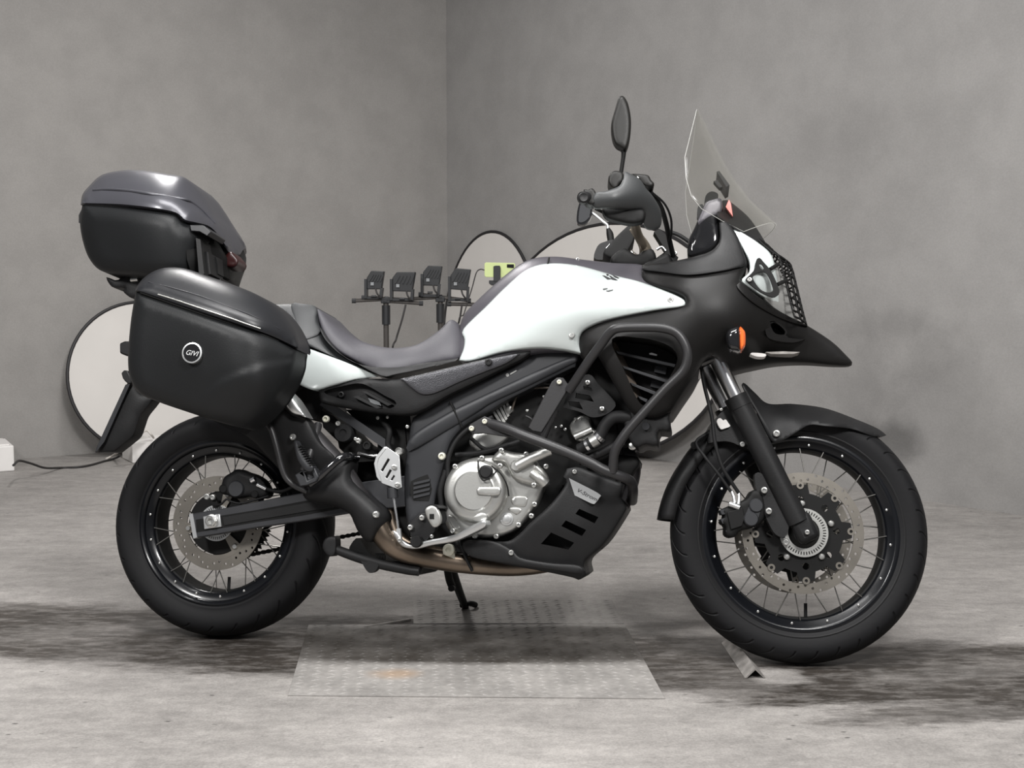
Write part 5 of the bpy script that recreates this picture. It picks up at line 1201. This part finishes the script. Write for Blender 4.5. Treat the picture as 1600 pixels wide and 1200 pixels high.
# rear half of the fender: arc shell behind the wheel
V = []; f = []; sect = [(-.070, -.030), (-.072, -.012), (-.060, .002), (-.03, .010), (0, .012), (.03, .010), (.060, .002), (.072, -.012), (.070, -.030)]
A = np.linspace(R_(121), R_(176), 22)
for a in A:
    for y, dr_ in sect:
        r = RF + .012 + dr_ + .012 * max(0, (math.degrees(a) - 150) / 26); V.append((r * math.cos(a), y * (1 - .25 * max(0, (math.degrees(a) - 155) / 21)), r * math.sin(a)))
m_ = len(sect)
for i in range(len(A) - 1):
    for k in range(m_ - 1): f.append((i * m_ + k, i * m_ + k + 1, (i + 1) * m_ + k + 1, (i + 1) * m_ + k))
o = mk('rear_fender_shell', V, f, 'plastic', bike, 50, F=FW); sd = o.modifiers.new('thickness', 'SOLIDIFY'); sd.thickness = .003
rf_ = o
solid('fork_brace', [(1118, 655), (1135, 640), (1150, 648), (1185, 700), (1165, 700), (1140, 690), (1118, 690), (1105, 690)], -.085, 'plastic', bike, back=.085, F=MS, step=6)
bolt(1160, 694, -.09, 4.5, 'bolt', bike, F=MS)
tube('hose_guide', [(1084, 696, -.08), (1092, 694, -.06)], 6, 'plastic', bike, F=MS, smooth=False, seg=12)
solid('white_clip', [(1120, 658), (1125, 653), (1130, 657), (1134, 655), (1138, 661), (1141, 666), (1133, 669), (1126, 670)], -.095, 'boxwhite', bike, back=-.08, F=MS, step=3)
bolt(1127, 640, -.08, 2.5, 'bolt', bike, F=MS)
# lower triple clamp (gloss)
box('lower_triple_clamp', un(1100, 566, 0, MS), (.07, .25, .05), 'gloss', bike, rot=Matrix.Rotation(-RAKE, 3, 'Y'), bevel=.01, F=MS)
box('upper_triple_clamp', un(1024, 428, 0, MS), (.08, .22, .035), 'dark', bike, rot=Matrix.Rotation(-RAKE, 3, 'Y'), bevel=.01, F=MS)
sweep('steering_stem', [un(1024, 428, 0, MS), un(1100, 566, 0, MS)], .03, 'dark', bike, F=MS, smooth=False, seg=16)

# ---- handlebar, guards, controls
hb = sweep('handlebar', [un(912, 309, -.40, MS), un(955, 314, -.33, MS), un(985, 335, -.22, MS), un(996, 365, -.12, MS), un(1006, 388, -.06, MS)] + [Vector((q.x, -q.y, q.z)) for q in [un(1006, 388, -.06, MS), un(996, 365, -.12, MS), un(985, 335, -.22, MS), un(955, 314, -.33, MS), un(912, 309, -.40, MS)]], .0125, 'bronze', bike, F=MS, seg=14)
tube('bar_end', [(909, 309, -.425, ), (922, 309, -.40)], 9.5, 'plastic', hb, F=MS, smooth=False, seg=16)
knob('bar_end_cap', 912, 310, -.43, [(9, -.01), (9, .006), (6.5, .010), (4, .008)], 'plastic', hb, F=MS)
solid('bar_end_clamp', [(912, 296), (918, 297), (925, 294), (930, 299), (932, 306), (930, 318), (922, 320), (914, 314)], -.415, 'mirrorback', hb, back=-.38, F=MS, step=4, edge=.004, eR=4)
solid('right_hand_guard', [(931, 301), (945, 299), (957, 295), (968, 290), (974, 279), (975.5, 268), (984, 271), (1000, 280), (1010, 295), (1019, 305), (1031, 325), (1034, 345), (1029, 356), (1013, 358), (1006, 350), (1004, 330), (975, 327), (945, 325), (930, 325), (924, 316)], [(930, 312, -.415), (960, 310, -.42), (1000, 300, -.39), (1030, 345, -.33), (980, 275, -.40), (1010, 350, -.335)], 'greyplastic', bike, thick=.008, F=MS, dome=.012, p=.5, step=5)
rm = solid('brake_reservoir', [(951, 276), (957, 268), (965, 267), (974, 271), (973, 284), (963, 295), (957, 294), (951, 286)], -.36, 'mirrorback', bike, back=-.31, F=MS, edge=.008, eR=4, step=4)
solid('lever_perch', [(985, 272), (1000, 272), (1013, 274), (1017, 281), (1022, 286), (1021, 291), (1013, 292), (1005, 289), (996, 278)], -.37, 'mirrorback', bike, back=-.30, F=MS, edge=.006, eR=4, step=4)
bolt(996, 279, -.378, 2.5, 'bolt', bike, F=MS)
swg = solid('switch_gear', [(943, 324), (975, 326), (1006, 328), (1006, 345), (988, 350), (965, 346), (946, 339)], -.375, 'dark', bike, back=-.355, F=MS, edge=.01, eR=6, step=4)
knob('starter_switch', 960, 333, -.372, [(8, -.01), (8, .004), (6, .006)], 'dark', swg, F=MS)
bolt(1003, 340.5, -.375, 2.3, 'bolt', swg, F=MS); bolt(996.5, 346.5, -.37, 2.3, 'bolt', swg, F=MS)
tube('brake_lever', [(1000, 348, -.34), (985, 346, -.345), (965, 342, -.345), (945, 333, -.345), (930, 326, -.345)], 2.6, 'dark', bike, F=MS)
mr = solid('right_mirror', [(967, 152), (971, 149.5), (976, 152), (982, 164), (986, 187), (985, 212), (981, 229), (976, 235), (970, 231), (962, 226), (957, 215), (955, 194), (960, 174), (965, 157)], -.37, 'mirrorback', bike, back=-.345, F=MS, edge=.01, eR=6, step=4)
tube('mirror_stem', [(975, 228, -.357), (974, 245, -.356), (970, 272, -.35)], [5, 3.4, 3.2], 'dark', mr, F=MS)
lm = solid('left_mirror', [(906, 316), (913, 313), (921, 314), (925, 322), (925, 333), (921, 344), (912, 351), (904, 350), (901, 345), (902, 330)], .37, 'gloss', bike, back=.39, F=MS, step=3)
solid('mirror_glass', [(908, 318), (914, 316), (920, 317), (922, 323), (922, 333), (918, 342), (911, 347), (905, 347), (904, 343), (905, 330)], .368, 'mirror', lm, back=.372, F=MS, step=3)
tube('mirror_stem', [(924, 332, .38), (930, 336, .375), (942, 346, .37), (949, 352, .365), (950, 360, .36)], 2.4, 'alum2', lm, F=MS)
tube('mirror_boot', [(950, 357, .36), (953, 366, .36), (955, 380, .355)], [3, 5.5, 5], 'dark', lm, F=MS)
solid('left_switch_gear', [(928, 402), (934, 384), (944, 378), (960, 375), (966, 390), (960, 402), (940, 406)], .30, 'plastic', bike, back=.36, F=MS, step=4)
db = solid('dash_display', [(945, 390), (981, 353), (990, 357), (992, 372), (978, 396), (960, 403), (948, 400)], .02, 'dark', bike, back=.14, F=MS, step=5, edge=.004, eR=4)
tube('display_edge', [(947, 388, .02), (983, 352.5, .02)], 1.0, 'alum2', db, F=MS, smooth=False)
tube('bar_riser', [(988, 356, -.10), (998, 370, -.09), (1008, 385, -.07), (1014, 402, -.05)], [6, 7, 8, 9], 'bronze', bike, F=MS, seg=14)
tube('ignition_switch', [(984, 396, -.05), (993, 402, -.05)], 6, 'chrome', bike, F=MS, smooth=False, seg=14)
tube('ignition_switch', [(985, 393, -.06), (988, 396, -.06)], 4, 'chrome', bike, F=MS, smooth=False, seg=10)
solid('clamp_stack', [(955, 402), (975, 388), (995, 398), (1010, 388), (1022, 392), (1024, 410), (1000, 418), (960, 414)], -.07, 'dark', bike, back=.1, F=MS, step=5, edge=.01, eR=6)
solid('dash_strut', [(1022, 362), (1030, 358), (1040, 366), (1053, 396), (1060, 402), (1056, 408), (1030, 412), (1024, 404), (1041, 392)], -.02, 'dark', bike, back=.02, F=MS, corners=True)
tube('clutch_cable', [(1016, 300, -.34), (1032, 322, -.30), (1041, 350, -.22), (1046, 375, -.15), (1052, 400, -.10)], 4, 'rub', bike, F=MS)
tube('throttle_cable', [(1018, 300, -.35), (1038, 318, -.31), (1048, 340, -.25), (1049, 362, -.2), (1046, 378, -.15)], 1.8, 'rub', bike, F=MS)
tube('wiring_loom', [(1046, 362, -.02), (1062, 368, -.04), (1080, 380, -.06)], 3.2, 'rub', bike, F=MS)
tube('cable_guide', [(1026, 390, -.03), (1034, 386, -.03), (1040, 392, -.03)], 2.2, 'chrome', bike, F=MS)
bolt(1055, 396, -.03, 3.5, 'bolt', bike, F=MS)

# ---- crash bars
cb = tube('crash_bar', [(889, 610, -.20), (900, 594, -.215), (920, 564, -.24), (940, 537, -.262), (952, 521, -.275), (966, 513, -.285), (1000, 511.5, -.292), (1036, 513, -.295), (1058, 521, -.295), (1071, 540, -.295), (1074, 560, -.293), (1066, 581, -.288), (1040, 607, -.280), (1010, 640, -.272), (985, 668, -.264), (970, 688, -.258), (960, 708, -.25), (957, 738, -.235)], 7.4, 'tubeblk', bike, seg=16)
tube('lower_crash_bar', [(762, 661, -.165), (790, 669, -.19), (820, 681, -.21), (870, 700, -.23), (920, 722, -.238), (945, 735, -.236), (972, 745, -.22), (985, 752, -.19), (989, 765, -.15), (988, 780, -.05), (988, 782, 0)], 8.2, 'tubeblk', bike, seg=16)
solid('crash_bar_plate', [(862, 596), (870, 590), (880, 590), (888, 601), (885, 612), (846, 676), (834, 674), (825, 667)], -.205, 'tubeblk', bike, back=-.19, corners=True, bevel=.002)
bolt(874, 597, -.207, 4, 'boltg', bike)
solid('crash_bar_plate', [(731, 671), (734, 663), (757, 650), (768, 655), (800, 674), (818, 688), (800, 684), (755, 677), (738, 678)], -.178, 'tubeblk', bike, back=-.165, corners=True, bevel=.002)
bolt(737, 669.5, -.180, 4.2, 'boltg', bike); bolt(757.5, 658.5, -.180, 4.2, 'boltg', bike)
# far side of the crash bar, mirrored
for o in (cb,):
    me = o.data.copy(); me.transform(Matrix.Scale(-1, 4, (0, 1, 0))); me.flip_normals(); link_mesh('crash_bar', me, 'tubeblk', bike)
me = wh.data.copy(); me.transform(Matrix.Scale(-1, 4, (0, 1, 0))); me.flip_normals(); link_mesh('white_tank_panel', me, 'white', bike)

# ------------------------------------------------------------------ luggage
c0 = un(330, 640, -.30)
pn = thing('side_case', 'black hard plastic side case with round badge, on the rack over the rear wheel', 'luggage case', ROOT, 'luggage cases', org=c0)
def crease(P):
    # the lower front corner of the case swells outwards past a curved crease
    line = np.array([(300, 628), (318, 612), (345, 591), (375, 578), (412, 566), (470, 556)])
    yv = np.interp(P[:, 0], line[:, 0], line[:, 1]); d = np.clip((P[:, 1] - yv) / 9, 0, 1)
    return .005 * d * np.clip((P[:, 0] - 300) / 40, 0, 1)
TPP = [(213, 455, -.455), (300, 485, -.475), (400, 520, -.46), (462, 546, -.375), (205, 590, -.425), (300, 640, -.415), (384, 666, -.375), (446, 605, -.37), (405, 600, -.445), (330, 560, -.465)]
shl = solid('shell', [(212, 454, 1), (300, 484), (410, 521), (465, 545, 1), (460, 575), (448, 602), (424, 632), (404, 656), (384, 668), (366, 666), (330, 656), (300, 646), (250, 629), (217, 614), (204, 592), (200, 562), (204, 505)], TPP, 'case', pn, back=-.295, edge=.03, eR=22, step=6, extra=crease, sharp=60)
lid = solid('lid', [(211, 455, 1), (216, 444), (226, 433), (242, 423), (262, 418), (290, 420), (330, 433), (370, 447), (405, 462), (435, 482), (456, 506), (467, 532), (466, 547, 1), (410, 522), (300, 485)], [(213, 450, -.46), (300, 480, -.48), (400, 516, -.465), (464, 540, -.38), (262, 420, -.40), (370, 448, -.40), (440, 488, -.37)], 'caselid', pn, back=-.29, edge=.035, eR=24, step=6, sharp=60)
tube('lid_strip', [(u, v, surf(lid, u, v) - .0012) for u, v in ((247, 460), (270, 467), (300, 477), (330, 487), (360, 497), (385, 506), (407, 513.5))], 1.1, 'alu', lid)
tube('seam_line', [(u, v, min(surf(lid, u, v - 2), surf(shl, u, v + 2)) + .006) for u, v in ((220, 457.5), (250, 468), (300, 485.5), (360, 505.5), (410, 523), (435, 533))], 1.7, 'dark', lid)
tube('lid_ridge', [(u, v, surf(lid, u, v) + .0006) for u, v in ((232, 441), (268, 450), (300, 459), (330, 469), (370, 484), (400, 496), (436, 514))], 1.2, 'caselid', lid)
yb = surf(shl, 300.5, 551.5) - .0055
bg_ = knob('round_badge', 300.5, 551.5, yb, [(15.5, -.014), (15.5, .003), (13.4, .0035), (13.2, .002)], 'alum2', pn)
knob('badge_face', 300.5, 551.5, yb, [(13.5, -.012), (13.3, .0026)], 'gloss', bg_)
text('badge_lettering', 'GIVI', .0175, facing(299.5, 552, yb - .0034, -8), 'alum2', bg_, shear=.3, sx=1.0)
solid('case_hinge', [(330, 655), (366, 665), (384, 667), (372, 676), (352, 668)], -.36, 'plastic', pn, back=-.30, corners=True)
solid('mount_plate', [(240, 500), (440, 560), (400, 640), (230, 590)], -.30, 'dark', pn, back=-.20, corners=True)

c1 = un(250, 440, 0)
tc_ = thing('top_case', 'dark grey lidded top case mounted on the rear carrier above the side case', 'luggage case', ROOT, 'luggage cases', org=c1)
sh = solid('shell', [(129, 318, 1), (200, 324), (268, 333), (288, 347), (318, 352, 1), (331, 372), (343, 398), (349, 434, 1), (300, 437), (240, 433), (198, 429), (160, 424), (140, 405), (129, 375), (125, 345)], [(129, 330, -.17), (200, 330, -.205), (270, 345, -.205), (318, 380, -.13), (346, 410, -.03), (200, 420, -.16), (290, 430, -.15), (140, 395, -.14), (240, 370, -.205)], 'case', tc_, mirror=True, edge=.03, eR=26, step=6, sharp=60)
ld = solid('lid', [(126, 320, 1), (129, 304), (140, 290), (160, 273), (195, 266), (230, 267), (262, 272), (285, 276), (300, 286), (318, 305), (338, 337), (351, 361), (359, 382), (362, 398, 1), (352, 388), (338, 368), (325, 356), (308, 351), (288, 346), (268, 333), (200, 323)], [(128, 315, -.175), (200, 318, -.21), (280, 335, -.205), (310, 345, -.16), (360, 392, -.015), (335, 350, -.09), (160, 275, -.12), (230, 268, -.12), (285, 277, -.10), (318, 306, -.05), (340, 340, -.03)], 'toplid', tc_, mirror=True, edge=.035, eR=26, step=6, sharp=60)
tube('lid_ridge', [(q[0], q[1], surf(ld, *q) - .0005) for q in ((146, 297), (170, 296), (200, 298), (240, 304), (285, 311), (300, 316), (318, 330), (335, 348))], 2.2, 'toplid', ld)
tube('seam_line', [(q[0], q[1], min(surf(sh, *q), surf(ld, *q)) - .0005) for q in ((134, 320), (165, 322), (200, 324.5), (240, 329), (268, 333.5), (286, 346))], 1.5, 'dark', sh)
solid('latch', [(296, 351), (318, 352), (330, 362), (324, 369), (312, 362), (298, 361)], -.205, 'caselid', sh, back=-.10, corners=True, bevel=.002)
solid('rear_strap_panel', [(290, 372), (304, 358), (330, 372), (346, 400), (350, 432), (322, 434), (300, 430), (292, 405)], [(292, 400, -.195), (330, 372, -.12), (350, 430, -.06), (310, 400, -.175)], 'dark', sh, thick=.05, corners=True)
for k, (a, b) in enumerate(((306, 372), (318, 392), (332, 400))):
    solid('handle_rib', [(a, b), (a + 7, b + 2), (a + 13 - 2 * k, 428), (a + 5 - 2 * k, 430)], (-.196, -.17, -.12)[k], 'plastic', sh, back=-.08, corners=True)
solid('red_reflector', [(350, 402), (360, 393), (367, 399), (373, 408), (367, 418), (350, 416)], -.03, 'red', sh, back=.03, step=4, edge=.01, eR=5)
solid('side_latch', [(123, 336), (127, 328), (130, 330), (128, 350), (123, 348)], -.13, 'plastic', sh, back=.13, corners=True)
cr = solid('rear_carrier', [(166, 433), (182, 438), (196, 431), (232, 428), (330, 432), (345, 440), (320, 470), (240, 470), (216, 462), (206, 466), (192, 455), (196, 449), (176, 449)], -.10, 'plastic', bike, back=.10, step=5, edge=.005, eR=5)
tube('carrier_knob', [(205, 437, -.11), (216, 436, -.11)], 4, 'bolt', cr, smooth=False)
solid('carrier_stay', [(300, 465), (400, 470), (420, 500), (300, 520), (250, 520), (240, 470)], -.09, 'dark', bike, back=.09, corners=True)

# tidy helper properties
for o in bpy.data.objects:
    if '_org' in o: del o['_org']
